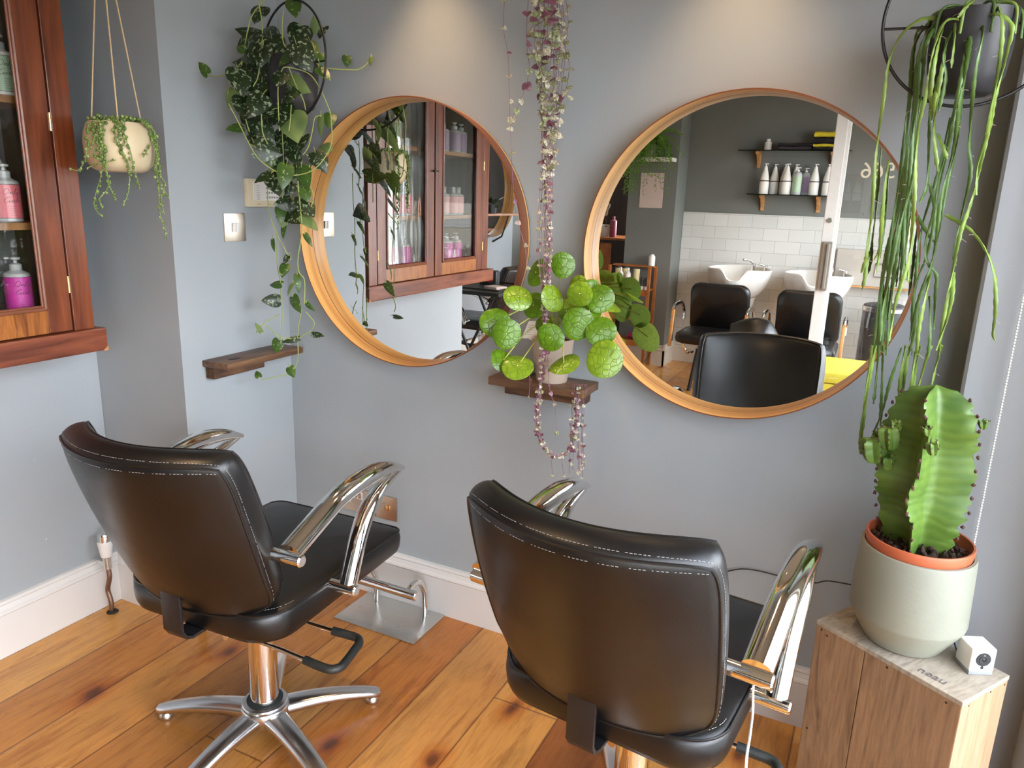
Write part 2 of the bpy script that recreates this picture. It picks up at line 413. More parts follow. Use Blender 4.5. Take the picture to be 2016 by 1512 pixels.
    def prism(s, outline, z0, z1, m=0):
        n = len(outline); vs = [Vector((x, y, z0)) for x, y in outline]+[Vector((x, y, z1)) for x, y in outline]
        return s.add(vs, [list(range(n))[::-1], list(range(n, 2*n))]+[[i, (i+1) % n, n+(i+1) % n, n+i] for i in range(n)], m)
    def grid(s, fn, nu, nv, m=0, closed_u=False):
        vs = [fn(i/(nu if closed_u else nu-1), j/(nv-1)) for j in range(nv) for i in range(nu)]
        fs = []
        for j in range(nv-1):
            for i in range(nu if closed_u else nu-1):
                i2 = (i+1) % nu; fs.append([j*nu+i, j*nu+i2, (j+1)*nu+i2, (j+1)*nu+i])
        return s.add(vs, fs, m)
    def build(s, name, mats, parent=None, world=True, smooth=True, angle=38, recalc=True):
        me = bpy.data.meshes.new(name)
        vs = s.v
        if parent is not None and world:
            inv = WM[parent.name].inverted(); vs = [inv @ v for v in vs]
        me.from_pydata([tuple(v) for v in vs], [], s.f)
        if not isinstance(mats, (list, tuple)): mats = [mats]
        for mt in mats: me.materials.append(mt)
        if len(mats) > 1: me.polygons.foreach_set('material_index', s.m)
        me.update()
        if recalc:
            bm = bmesh.new(); bm.from_mesh(me); bmesh.ops.recalc_face_normals(bm, faces=bm.faces); bm.to_mesh(me); bm.free()
        if smooth:
            me.polygons.foreach_set('use_smooth', [True]*len(me.polygons))
            me.set_sharp_from_angle(angle=math.radians(angle))
        o = bpy.data.objects.new(name, me); COL.objects.link(o)
        if parent is not None: o.parent = parent; WM[o.name] = WM[parent.name].copy()
        else: WM[o.name] = Matrix()
        return o

def tag(o, label, cat, group=None, kind=None):
    o['label'] = label; o['category'] = cat
    if group: o['group'] = group
    if kind: o['kind'] = kind
    return o
def thing(name, label, cat, loc=(0, 0, 0), rz=0, group=None):
    o = bpy.data.objects.new(name, None); COL.objects.link(o); o.location = loc; o.rotation_euler = (0, 0, rz)
    o.empty_display_size = .05
    WM[o.name] = Matrix.Translation(Vector(loc)) @ Matrix.Rotation(rz, 4, 'Z')
    return tag(o, label, cat, group)
def struct(o): o['kind'] = 'structure'; return o
def subtree(o, parent):
    c = o.copy(); COL.objects.link(c); c.parent = parent
    for ch in [x for x in bpy.data.objects if x.parent == o]: subtree(ch, c)
    return c
def dup(o, loc, rz, label, group=None):
    kids = [x for x in bpy.data.objects if x.parent == o]
    c = o.copy(); COL.objects.link(c); c.location = loc; c.rotation_euler = (0, 0, rz); c['label'] = label
    if group: c['group'] = group
    WM[c.name] = Matrix.Translation(Vector(loc)) @ Matrix.Rotation(rz, 4, 'Z')
    for ch in kids: subtree(ch, c)
    return c
def text_mb(body, size, mtx, depth=.0006, mb=None):
    cu = bpy.data.curves.new('t', 'FONT'); cu.body = body; cu.size = size; cu.extrude = depth; cu.align_x = 'CENTER'; cu.align_y = 'CENTER'
    o = bpy.data.objects.new('t', cu); COL.objects.link(o)
    bpy.context.view_layer.update()
    me = o.to_mesh(); mb = mb or MB()
    mb.add([mtx @ v.co for v in me.vertices], [list(p.vertices) for p in me.polygons]); o.to_mesh_clear()
    bpy.data.objects.remove(o); bpy.data.curves.remove(cu); return mb

# ------------------------------------------------------------------ room shell
LX, PD, H = -.3916, .4576, 2.25      # left wall, pier depth, ceiling
BACK = -4.655; PIERY = -4.34; NOOK = -1.28
def slab(name, a, b, mat, bev=0): return struct(MB().box2(a, b, bev).build(name, mat, smooth=False))
slab('floor', (NOOK-.1, -5.6, -.08), (WINX+.25, .1, 0), M['floor'])
slab('ceiling', (NOOK-.2, -5.6, H), (WINX+.25, .2, H+.1), M['ceil'])
slab('wall_front', (-.02, 0, 0), (WINX+.2, .15, H), M['paint_blue'])
slab('wall_front_pier', (LX-.1, -PD, 0), (0, .15, H), M['paint_blue'])
slab('wall_left', (LX-.12, -1.9, 0), (LX, -PD-.001, H), M['paint_blue'])
slab('wall_left_return', (NOOK-.1, -1.9, 0), (LX-.12, -1.8, H), M['paint_blue'])
slab('wall_left_recess', (NOOK-.12, -4.34, 0), (NOOK, -1.9, H), M['paint_blue'])
slab('wall_back', (.215, BACK-.12, 0), (WINX+.2, BACK, H), M['paint_dark'])
slab('wall_back_pier', (-.195, BACK-.12, 0), (.215, PIERY, H), M['paint_dark'])
slab('wall_passage', (NOOK-.2, -5.6, 0), (-.195, -5.45, H), M['darkwood'])
slab('wall_passage_side', (NOOK-.2, -5.45, 0), (NOOK-.1, -4.341, H), M['paint_dark'])
t = MB().box2((.218, BACK, .16), (WINX-.002, BACK+.012, 1.31)).build('wall_back_tiles', M['tile'], smooth=False); struct(t)

def skirt(name, p0, p1, nrm, h=.1777, t=.018, mat=None):
    """moulded baseboard from p0 to p1 on the floor line, nrm points into the room"""
    p0, p1, n = Vector((*p0, 0)), Vector((*p1, 0)), Vector((*nrm, 0))
    prof = [(0, 0), (t, 0), (t, h-.045), (t+.003, h-.04), (t+.001, h-.034), (t-.004, h-.030), (t-.008, h-.016), (t-.005, h-.011), (t-.007, h-.003), (t-.014, h), (0, h)]
    vs = [p0+n*a+Vector((0, 0, b)) for a, b in prof]+[p1+n*a+Vector((0, 0, b)) for a, b in prof]; k = len(prof)
    mb = MB().add(vs, [[i, (i+1) % k, k+(i+1) % k, k+i] for i in range(k)]+[list(range(k)), list(range(k, 2*k))])
    return struct(mb.build(name, mat or M['skirt'], angle=30))
skirt('baseboard_front', (.0, 0), (2.04, 0), (0, -1))
skirt('baseboard_pier_side', (0, -PD-.018), (0, 0), (1, 0))
skirt('baseboard_pier_front', (LX, -PD), (.018, -PD), (0, -1))
skirt('baseboard_left', (LX, -1.9), (LX, -PD), (1, 0))
skirt('baseboard_recess', (NOOK, -4.34), (NOOK, -1.9), (1, 0), mat=M['skirt_cream'])
skirt('baseboard_recess_return', (NOOK, -1.9), (LX, -1.9), (0, -1))
skirt('baseboard_back', (.215, BACK+.01), (WINX, BACK+.01), (0, 1), .16, mat=M['skirt_cream'])
skirt('baseboard_back_pier', (-.195, PIERY), (.215+.018, PIERY), (0, 1), mat=M['skirt_cream'])
skirt('baseboard_back_pier_side', (.215, BACK), (.215, PIERY+.018), (1, 0), mat=M['skirt_cream'])
# boxed column at the right end of the front wall
struct(MB().prism([(2.034, .0), (2.024, -.124), (2.030, -.130), (WINX-.03, -.130), (WINX-.02, .0)], 0, H).build('trim_column', M['panel'], smooth=False))
# shop-front wall: sill wall, head, mullions round two windows and a doorway
mb = MB()
TW = .05
mb.box2((WINX, -2.36, 0), (WINX+TW, .15, .12)); mb.box2((WINX, -4.655, 0), (WINX+TW, -3.25, .12))
mb.box2((WINX, -4.775, 1.95), (WINX+TW, .15, H)); mb.box2((WINX, -.28, 0), (WINX+TW, .15, H))
mb.box2((WINX, -2.44, 0), (WINX+TW, -2.36, H)); mb.box2((WINX, -3.30, 0), (WINX+TW, -3.22, H)); mb.box2((WINX, -4.775, 0), (WINX+TW, -4.6, H))
struct(mb.build('wall_right', M['beige_frame'], smooth=False))
slab('trim_window_post', (WINX-.04, -.28, 0), (WINX, -.037, H), M['frame_white'], .004)
def window(name, y0, y1):
    mb = MB(); z0, z1, fw = .12, 1.95, .035
    for (a, b, c, d) in ((y0, y0+fw, z0, z1), (y1-fw, y1, z0, z1), (y0, y1, z0, z0+fw), (y0, y1, z1-fw, z1)):
        mb.box2((WINX+.01, a, c), (WINX+.045, b, d), .004)
    o = struct(mb.build(name, M['frame_white'], smooth=False))
    MB().box2((WINX+.025, y0+fw, z0+fw), (WINX+.031, y1-fw, z1-fw)).build('pane', M['glass'], o, smooth=False)
window('window_1', -2.36, -.28); window('window_2', -4.6, -3.30)
# pavement and the houses over the road, seen only as reflections in chrome and glass
def outside():
    mb = MB().box2((WINX+.1, -9, -.2), (12, 7, -.12)); struct(mb.build('ground_pavement', plain('pavement_slabs', '#66655f', .8, 0, .1, 3), smooth=False))
    m, n, b = _nodes('red_brick_terrace'); br = n.nodes.new('ShaderNodeTexBrick'); n.links.new(coords(n, (1, 1, 1), (PI/2, 0, PI/2)), br.inputs['Vector'])
    br.inputs['Color1'].default_value = (.30, .25, .21, 1); br.inputs['Color2'].default_value = (.38, .32, .27, 1); br.inputs['Mortar'].default_value = (.6, .57, .52, 1)
    br.inputs['Scale'].default_value = 4; n.links.new(br.outputs['Color'], b.inputs['Base Color'])
    mb = MB().box2((12, -9, -.12), (12.4, 7, 2.2)); struct(mb.build('wall_terrace_over_the_road', m, smooth=False))
outside()
# small paint chips on the left wall
for (a, b_, r) in ((91, 1061, .0022), (68, 905, .0014)):
    p = at(a, b_, 0, LX); struct(MB().lathe([(r, 0), (r*.8, .0006), (0, .0008)], (0, 0, 0), 10, R=Matrix.Rotation(PI/2, 3, 'Y')).build('trim_paint_chip', M['skirt'])).location = p

# ------------------------------------------------------------------ glazed door standing open behind the camera
def shop_door():
    o = MB()
    Y = -2.45; th = .022; x0, x1 = 1.515, 2.275
    o.box2((x0, Y-th, .02), (x0+.058, Y+th, 2.1), .004); o.box2((x0+.058, Y-th*.6, .02), (x0+.075, Y+th*.6, 2.1), .003)
    o.box2((x1-.07, Y-th, .02), (x1, Y+th, 2.1), .004)
    o.box2((x0+.058, Y-th, 2.0), (x1-.07, Y+th, 2.1), .004); o.box2((x0+.058, Y-th, .02), (x1-.07, Y+th, .2), .004)
    d = struct(o.build('door_1', M['frame_white'], smooth=False))
    MB().box2((x0+.07, Y-.003, .19), (x1-.06, Y+.003, 2.01)).build('pane', M['glass'], d, smooth=False)
    h = MB(); h.box2((x0+.012, Y+th, .955), (x0+.062, Y+th+.02, 1.215), .004); h.box2((x0+.034, Y+th+.018, .965), (x0+.05, Y+th+.03, 1.205), .004)
    h.build('door_handle', M['satin'], d, smooth=False)
    l = MB(); l.cyl((x0+.03, Y+th, 1.325), (x0+.03, Y+th+.008, 1.325), .013, seg=20, bev=.002); l.box((x0+.03, Y+th+.009, 1.325), (.003, .004, .012)); l.build('door_lock', M['steel'], d)
    mt = Matrix.Translation((1.742, Y+.0045, 1.580)) @ Matrix.Rotation(PI, 4, 'Z') @ Matrix.Rotation(PI/2, 4, 'X')
    text_mb('566', .112, mt, .0008).build('door_number', M['cream_plastic'], d, smooth=False)
    for z in (.5, 1.6):
        MB().cyl((x1+.006, Y, z), (x1+.006, Y, z+.09), .008, seg=12).build('door_hinge', M['steel'], d)
shop_door()
# recessed downlights over the mirrors: real lamps with a trim ring and a warm spot
def downlight(x, y, lab, watt=None, ang=74):
    t = thing('recessed_downlight', lab, 'ceiling light', (x, y, H), 0, 'recessed ceiling downlights')
    MB().lathe([(.045, -.001), (.045, -.006), (.034, -.007), (.032, .0)], (x, y, H), 28).build('trim_ring', M['steel'], t)
    e = plain('lamp_face_warm', '#ffd9a0', .5); e.node_tree.nodes['Principled BSDF'].inputs['Emission Color'].default_value = (1, .72, .42, 1)
    e.node_tree.nodes['Principled BSDF'].inputs['Emission Strength'].default_value = 6
    MB().lathe([(.0, -.003), (.031, -.003), (.031, -.001)], (x, y, H), 24).build('lamp_face', e, t)
    l = bpy.data.lights.new('downlight_beam', 'SPOT'); l.energy = watt or SPOT_W; l.color = (1, .64, .33); l.spot_size = math.radians(ang); l.spot_blend = .85; l.shadow_soft_size = .03
    o = bpy.data.objects.new('downlight_beam', l); COL.objects.link(o); o.parent = t; o.location = (0, 0, -.012)
downlight(.60, -.17, 'warm recessed downlight over the left round mirror')
downlight(1.46, -.17, 'warm recessed downlight over the right round mirror')
downlight(.75, -1.5, 'warm recessed downlight above the left salon chair', 34, 140)
downlight(1.35, -2.9, 'warm recessed downlight above the middle of the salon floor', 34, 140)
downlight(.9, -3.9, 'warm recessed downlight in front of the washbasins', 16, 100)
downlight(-.45, -3.2, 'warm recessed downlight beside the left recess', 14, 110)

# ------------------------------------------------------------------ round mirrors
def round_mirror(x, z, lab, R_=.4, wall_y=0, rot=None, name='round_mirror', loc=None, group='round drum mirrors'):
    t = thing(name, lab, 'mirror', loc or (x, wall_y, z), rot or 0, group)
    RX = Matrix.Rotation(PI/2, 3, 'X'); k = R_/.4
    b = MB()
    b.lathe([(.3961*k, .006), (.3962*k, .030), (.3963*k, .066), (.3972*k, .069)], seg=128, R=RX, m=0)
    b.lathe([(.3972*k, .069), (.4002*k, .069), (.4008*k, .066), (.3985*k, .034), (.3945*k, .0), (.30*k, .0)], seg=128, R=RX, m=1)
    b.build('frame', [M['veneer'], M['veneer_out']], t, world=False, angle=50)
    g = MB().lathe([(.0, .0118), (.3960*k, .0118)], seg=128, R=RX)
    g.build('mirror_glass', M['mirror'], t, world=False, smooth=False, recalc=False)
    MB().lathe([(.0, .001), (.3955*k, .001), (.3955*k, .011), (.0, .011)], seg=64, R=RX).build('backing', M['darkwood'], t, world=False)
    return t
round_mirror(.5237, 1.269, 'left round wall mirror in a deep wooden drum frame, above the left salon chair')
round_mirror(1.5084, 1.2607, 'right round wall mirror in a deep wooden drum frame, nearest the cactus')

# ------------------------------------------------------------------ salon chairs (front = +Y, origin on the floor under the column)
def back_pt(u, v, f):
    """backrest surface: u -1..1 across, v 0..1 up, f 0 rear / 1 front"""
    cq = (abs(u)**7)*(abs(2*v-1)**7)
    u = u*(1-.045*cq); v = v-(2*v-1)*.022*cq
    hw = .210 + .016*v + .007*math.sin(PI*v)
    x = u*hw
    sag = (.058+.030*v)*(1-abs(u)**2.0)
    y = -.178 - .132*v**1.15 - sag - .012*math.sin(PI*v)
    z = .504 + .386*v - .012*(1-abs(u)**4)*(1-v)
    if v < .22 : z += .022*(max(0, abs(u)-.55)/.45)**2.4*(1-v/.22)
    th = .050 + .024*math.sin(PI*min(1, (1-v)*.75+.1))
    n = Vector((-.28*u, .96, .33)).normalized()
    p = Vector((x, y, z))
    if f: p += n*th*f
    return p
def make_chair(lab):
    t = thing('salon_chair', lab, 'chair', (0, 0, 0), 0, 'black leather salon chairs')
    # backrest: padded slab with rolled edges
    b = MB(); nu, nv = 33, 25
    us = [-1+2*i/(nu-1) for i in range(nu)]; vs_ = [j/(nv-1) for j in range(nv)]
    def shell(u, v, f, bulge):
        p = back_pt(u, v, f); e = (1-abs(u)**6)*(1-abs(2*v-1)**6)
        n = Vector((0, .95, .3)).normalized()
        return p + n*(bulge*e)
    V = []; F = []
    for f, bl in ((0, -.010), (1, .014)):
        base = len(V)
        for v in vs_:
            for u in us: V.append(shell(u, v, f, bl))
        for j in range(nv-1):
            for i in range(nu-1):
                q = [base+j*nu+i, base+j*nu+i+1, base+(j+1)*nu+i+1, base+(j+1)*nu+i]; F.append(q if f else q[::-1])
    N1 = nu*nv
    ring = [i for i in range(nu)]+[j*nu+nu-1 for j in range(1, nv)]+[(nv-1)*nu+i for i in range(nu-2, -1, -1)]+[j*nu for j in range(nv-2, 0, -1)]
    K = len(ring); MIDN = 6
    prev = ring[:]; seam = None
    cen = Vector((0, -.25, .7))
    for s_ in range(1, MIDN+1):
        fr = s_/(MIDN+1); cur = []
        for i in ring:
            p = V[i].lerp(V[N1+i], fr); out = (p-cen); out.y = 0; out.normalize()
            cur.append(len(V)); V.append(p+out*.011*math.sin(PI*fr)**.7)
        for k in range(K): F.append([prev[k], prev[(k+1) % K], cur[(k+1) % K], cur[k]])
        prev = cur
        seam = seam or [V[i].copy() for i in cur]
    for k in range(K): F.append([prev[k], prev[(k+1) % K], N1+ring[(k+1) % K], N1+ring[k]])
    b.add(V, F)
    bk = b.build('backrest', M['leather'], t, world=False, angle=75)
    # piping around the rear and front edges
    def edge(f, off=0):
        P = [back_pt(u, v, f)+Vector((0, (-.006 if f == 0 else .006)*0, 0)) for (u, v) in [(us[i], 0) for i in range(nu)]+[(1, vs_[j]) for j in range(1, nv)]+[(us[i], 1) for i in range(nu-2, -1, -1)]+[(-1, vs_[j]) for j in range(nv-2, 0, -1)]]
        return P
    pb = MB(); pb.tube(edge(0), .0028, 6, closed=True); pb.tube(edge(1), .0026, 6, closed=True)
    pb.build('piping', M['leather'], bk, world=False)
    # stitch rows beside the rear seam (top and sides)
    st = MB()
    def stitches(path, step=.0065, ln=.0042, r=.00055):
        acc = 0
        for a, c in zip(path[:-1], path[1:]):
            L = (c-a).length; d = (c-a)/L; s0 = (-acc) % step
            while s0 < L-ln*.5:
                st.tube([a+d*s0, a+d*min(L, s0+ln)], r, 4); s0 += step
            acc = (acc+L) % step
    seam = [p+((p-cen)*Vector((1, 0, 1)) if False else Vector((p.x, 0, p.z-.7)).normalized())*.0006 for p in seam]
    stitches(seam[nu+nv-3:2*nu+nv])
    stitches([shell(-.97+1.94*i/60, .972, 0, -.010)+Vector((0, -.0011, -.0003)) for i in range(61)])
    for sgn in (-1, 1):
        side = seam[nu:nu+nv-2] if sgn > 0 else seam[2*nu+nv-1:]
        stitches(side)
    st.build('stitching', M['thread'], bk, world=False, smooth=False)
    # seat: rounded cushion, front lip turned down
    def outline(grow=0, n=8):
        P = []; hw, y0, y1, r0, r1 = .226+grow, -.215-grow, .335+grow, .085, .035
        for (cx, cy, r, a0) in ((hw-r1-.006, y1-r1, r1, 0), (-hw+r1+.006, y1-r1, r1, 90), (-hw+r0, y0+r0, r0, 180), (hw-r0, y0+r0, r0, 270)):
            for k in range(n+1):
                a = math.radians(a0+90*k/n); P.append((cx+r*math.cos(a), cy+r*math.sin(a)))
        return P
    sb = MB(); O = outline(); n = len(O)
    prof = [(0.0, .500, 0), (.012, .512, 0)]
    V = []; F = []
    levels = [(-.016, .430), (-.004, .436), (.0, .448), (.002, .470), (.001, .492), (-.003, .501), (-.011, .5065)]
    for (g, z) in levels:
        for (x, y) in outline(g):
            dz = -.010*max(0, (y-.12)/.2)**2 if z > .49 else .0
            V.append(Vector((x, y, z+dz)))
    L = len(levels)
    for i in range(L-1):
        for k in range(n): F.append([i*n+k, i*n+(k+1) % n, (i+1)*n+(k+1) % n, (i+1)*n+k])
    # domed top with inner rings
    rings = [.85, .6, .3]
    base = (L-1)*n
    for q, rr in enumerate(rings):
        cb = len(V)
        for (x, y) in outline(-.011):
            xx, yy = x*rr, .06+(y-.06)*rr
            V.append(Vector((xx, yy, .5065+.008*(1-rr**2)-.010*max(0, (yy-.12)/.2)**2)))
        for k in range(n): F.append([base+k, base+(k+1) % n, cb+(k+1) % n, cb+k])
        base = cb
    c = len(V); V.append(Vector((0, .06, .515)))
    for k in range(n): F.append([base+k, base+(k+1) % n, c])
    c = len(V); V.append(Vector((0, .06, .430)))
    for k in range(n): F.append([(k+1) % n, k, c])
    sb.add(V, F); se = sb.build('seat', M['leather'], t, world=False, angle=60)
    pp = MB(); pp.tube([Vector((x, y, .503-.010*max(0, (y-.12)/.2)**2)) for x, y in outline(-.001)], .0026, 6, closed=True)
    pp.build('piping', M['leather'], se, world=False)
    st = MB(); pth = [Vector((x, y, .5085-.010*max(0, (y-.12)/.2)**2)) for x, y in outline(-.012)]
    stitches(pth[17:]); st.build('stitching', M['thread'], se, world=False, smooth=False)
    # steel strap joining back to seat
    bk_ = MB(); Z = [(-.262, .560), (-.262, .452), (-.252, .436), (-.235, .428), (.02, .424)]
    for (y0, z0), (y1, z1) in zip(Z[:-1], Z[1:]):
        a = Vector((0, y0, z0)); c = Vector((0, y1, z1)); m_ = (a+c)/2; ln = (c-a).length+.004
        ang = math.atan2(c.z-a.z, c.y-a.y)
        bk_.box(m_, (.055, ln, .0075), .0015, Matrix.Rotation(ang, 3, 'X'))
    bk_.build('back_strap', M['black_metal'], t, world=False, angle=30)
    # armrests
    up = catmull([(-.189, .668), (-.10, .702), (-.03, .727), (.045, .739), (.12, .741), (.19, .731), (.252, .709)], 6)
    lo = catmull([(.006, .498), (.030, .553), (.056, .609), (.092, .655), (.15, .690), (.246, .711)], 6)
    for s_ in (-1, 1):
        a = MB(); X = .268*s_; N = len(up)
        rr = [.0262 if i < N*.6 else .0262-.0205*((i-N*.6)/(N*.4))**1.6 for i in range(N)]
        a.tube([(X, p.x, p.y) for p in [Vector((q[0], q[1])) for q in up]], rr, 20, sq=(1.0, .86), up=(1, 0, 0))
        N2 = len(lo); r2 = [.0228 if i < N2*.6 else .0228-.0185*((i-N2*.6)/(N2*.4))**1.5 for i in range(N2)]
        a.tube([(X, q[0], q[1]) for q in lo], r2, 20, sq=(1.0, .86), up=(1, 0, 0))
        ar = a.build('armrest', M['chrome'], t, world=False, angle=50)
        for (xa, xb, yy, zz) in ((.215, .296, -.184, .652), (.222, .299, -.002, .492)):
            MB().cyl((s_*xa, yy, zz), (s_*xb, yy, zz), .0138, seg=22, bev=.003).build('armrest_pin', M['chrome'], ar, world=False)
    # column and shroud
    c = MB(); c.cyl((0, 0, .10), (0, 0, .41), .0365, seg=40); c.cyl((0, 0, .40), (0, 0, .432), .05, .07, seg=32)
    c.build('column', M['chrome'], t, world=False)
    c = MB(); c.lathe([(.036, .088), (.057, .090), (.058, .096), (.056, .099), (.049, .101), (.036, .103)], seg=40)
    co_ = c.build('collar', M['alu'], t, world=False)
    MB().lathe([(.0368, .1025), (.046, .1025), (.046, .1045), (.0368, .1065)], seg=40).build('seal_ring', M['black_plastic'], co_, world=False)
    h = MB(); h.lathe([(.0, .028), (.040, .030), (.060, .060), (.062, .082), (.058, .089), (.0, .089)], seg=40)
    h.build('hub', M['alu'], t, world=False)
    for k in range(5):
        a = math.radians(51+72*k); l = MB(); n_ = 18; V = []; F = []; sg = 12
        for i in range(n_+1):
            q = i/n_; r = .02+.288*q; z = .066-.040*q**1.7+.006*math.sin(PI*q); hw = .033-.012*q; hh = .020-.008*q
            for k2 in range(sg):
                ph = 2*PI*k2/sg; cx = math.copysign(abs(math.cos(ph))**.7, math.cos(ph)); sz = math.copysign(abs(math.sin(ph))**.8, math.sin(ph))
                V.append(Vector((r, cx*hw*(1 if q < .93 else 1-.35*((q-.93)/.07)**2), z+sz*hh)))
        for i in range(n_):
            for k2 in range(sg): F.append([i*sg+k2, i*sg+(k2+1) % sg, (i+1)*sg+(k2+1) % sg, (i+1)*sg+k2])
        F.append(list(range(sg))[::-1]); F.append([n_*sg+k2 for k2 in range(sg)])
        l.X = Matrix.Rotation(a, 4, 'Z'); l.add(V, F); lg = l.build('leg', M['alu'], t, world=False, angle=50)
        g = MB(); g.X = Matrix.Rotation(a, 4, 'Z'); g.lathe([(.0, .0), (.017, .0), (.019, .003), (.019, .012), (.014, .020), (.0, .020)], (.288, 0, 0), 24); g.build('glide', M['steel'], lg, world=False)
    # pump lever with rubber grip
    lv = MB(); g = MB()
    rod1 = [(.00, -.098, .352), (.063, -.093, .350), (.15, -.095, .347), (.235, -.097, .342)]
    rod2 = [(.03, .018, .352), (.124, .019, .350), (.21, .026, .345)]
    lv.tube(rod1, .0055, 10); lv.tube(rod2, .0055, 10); lv.cyl((-.012, -.098, .352), (.004, -.098, .352), .010, seg=14, bev=.002)
    lv.cyl((.0, -.12, .352), (.0, .04, .352), .008, seg=12); lv.tube([(0, -.03, .352), (0, -.03, .43)], .012, 10)
    ob = lv.build('pump_lever', M['chrome'], t, world=False)
    g.tube(catmull([(.218, -.097, .343), (.262, -.098, .340), (.290, -.095, .339), (.303, -.078, .338), (.300, -.045, .338), (.293, -.005, .339), (.288, .018, .340), (.272, .032, .341), (.24, .030, .343), (.205, .026, .345)], 6), .0105, 12)
    g.build('lever_grip', M['black_plastic'], ob, world=False)
    return t
chair = make_chair('black leather salon chair on a five-legged base in front of the left round mirror')
chair.location = (.54, -.728, 0); chair.rotation_euler = (0, 0, .049)
bpy.context.view_layer.update()
chair2 = dup(chair, (1.5, -.635, .01), -.116, 'black leather salon chair in front of the right round mirror, nearest the wooden crate')
chair3 = dup(chair, (-.84, -3.0, 0), PI/2, 'black salon chair in the far recess beside the tray table, in the left mirror')
for (o, p, r) in ((chair, (.54, -.728, 0), .049),): WM[o.name] = Matrix.Translation(Vector(p)) @ Matrix.Rotation(r, 4, 'Z')
# thin white cable hooked over the right chair's armrest
mb = MB()
pts = [at(1518, 1362, 0, 1.765), at(1519, 1335, 0, 1.76), at(1510, 1318, 0, 1.755), at(1500, 1332, 0, 1.742), at(1484, 1345, 0, 1.742), at(1482, 1400, 0, 1.745), at(1476, 1450, 0, 1.752), at(1470, 1490, 0, 1.757)]
last = pts[-1]; pts += [last+Vector((.004, .0, -.06)), last+Vector((.015, .01, -.2)), Vector((last.x+.02, last.y+.02, .14)), Vector((last.x+.01, last.y+.0, .004)), Vector((last.x-.04, last.y-.18, .003))]
tag(mb.tube(catmull(pts, 6), .0021, 8).build('charging_cable', M['white_plastic']), 'thin white cable looped over the right chair\'s armrest and hanging to the floor', 'cable')

# ------------------------------------------------------------------ footrest on a steel plate
t = thing('footrest', 'chrome footrest bar on a square steel floor plate beside the left chair', 'footrest', (.497, -.12, 0))
MB().box2((.338, -.213, 0), (.660, -.020, .004), .001).build('floor_plate', M['steel'], t)
MB().cyl((.372, -.163, .142), (.640, -.163, .142), .0160, seg=24, bev=.003).build('foot_bar', M['chrome'], t)
for x in (.402, .601):
    MB().tube(catmull([(x, -.058, .004), (x, -.056, .05), (x, -.062, .10), (x, -.09, .145), (x, -.125, .158), (x, -.160, .146)], 6), .0098, 12).build('upright', M['chrome'], t)

# ------------------------------------------------------------------ radiator valve and pipe on the left skirting
t = thing('radiator_valve', 'white and chrome radiator valve on a copper pipe in the left corner', 'valve', (-.325, -.545, 0))
vx, vy = -.325, -.545
MB().tube(catmull([(vx-.005, vy, -.01), (vx-.002, vy, .04), (vx-.012, vy, .08), (vx+.004, vy, .13), (vx+.002, vy, .165)], 6), .0078, 12).build('pipe', mat_chrome('tarnished_copper', (.27, .17, .12), .5), t)
MB().cyl((vx, vy, .160), (vx, vy, .205), .013, seg=12, bev=.002).cyl((vx-.042, vy, .182), (vx, vy, .182), .013, seg=6).build('valve_body', M['steel'], t)
MB().lathe([(.010, .203), (.0165, .206), (.020, .228), (.0235, .258), (.021, .263), (.0, .263)], (vx, vy, 0), 24).build('dial', M['white_plastic'], t)
MB().lathe([(.0215, .258), (.0212, .280), (.019, .288), (.012, .292), (.0, .293)], (vx, vy, 0), 24).build('cap', M['chrome'], t)
MB().lathe([(.012, .0), (.019, .001), (.016, .005), (.008, .006)], (vx, vy, 0), 18).build('floor_collar', M['rim_brown'], t)

# ------------------------------------------------------------------ switches, keypad, sockets
def rocker(mb_parent, c, w, h, axis, tilt, mat, name='rocker'):
    R = Matrix.Rotation(tilt, 3, 'Y' if axis == 'x' else 'X')
    sz = (.007, w, h) if axis == 'x' else (w, .007, h)
    return MB().box(c, sz, .0012, R).build(name, mat, mb_parent)
t = thing('light_switch', 'square brushed metal double light switch on the short side wall', 'switch', (0, -.2265, 1.276))
MB().box((.0025, -.2265, 1.276), (.005, .0865, .0865), .0015).build('plate', M['nickel'], t)
for dy in (-.0068, .0068): rocker(t, (.0065, -.2265+dy, 1.276), .0115, .027, 'x', .1, M['white_plastic'])
t = thing('alarm_keypad', 'cream alarm keypad with three rows of grey buttons above the light switch', 'keypad', (0, -.112, 1.382))
MB().box((.010, -.112, 1.382), (.020, .135, .087), .003).build('case', M['cream_plastic'], t)
for r in range(3):
    for c in range(5):
        MB().lathe([(.0, .0022), (.0032, .0018), (.0036, 0)], (.0215, -.1015+c*.0112, 1.398-r*.0145), 12, R=Matrix.Rotation(PI/2, 3, 'Y')).build('button', M['grey_plastic'], t)
b = MB().box((.0205, -.104, 1.388), (.002, .108, .058), .0005)
for k in range(9): b.box((.0216, -.139, 1.405-k*.0053), (.0004, .012, .0008), m=1)
for k in range(3): b.box((.0206, -.135+k*.045, 1.348), (.0006, .02-(.008 if k == 1 else 0), .0012), m=1)
b.build('face', [M['white_plastic'], M['pale_ink']], t, smooth=False)
t = thing('power_socket', 'brushed bronze double wall socket low behind the left chair', 'socket', (.290, 0, .338))
MB().box((.289, -.0025, .338), (.146, .005, .0865), .0015).build('plate', M['bronze'], t)
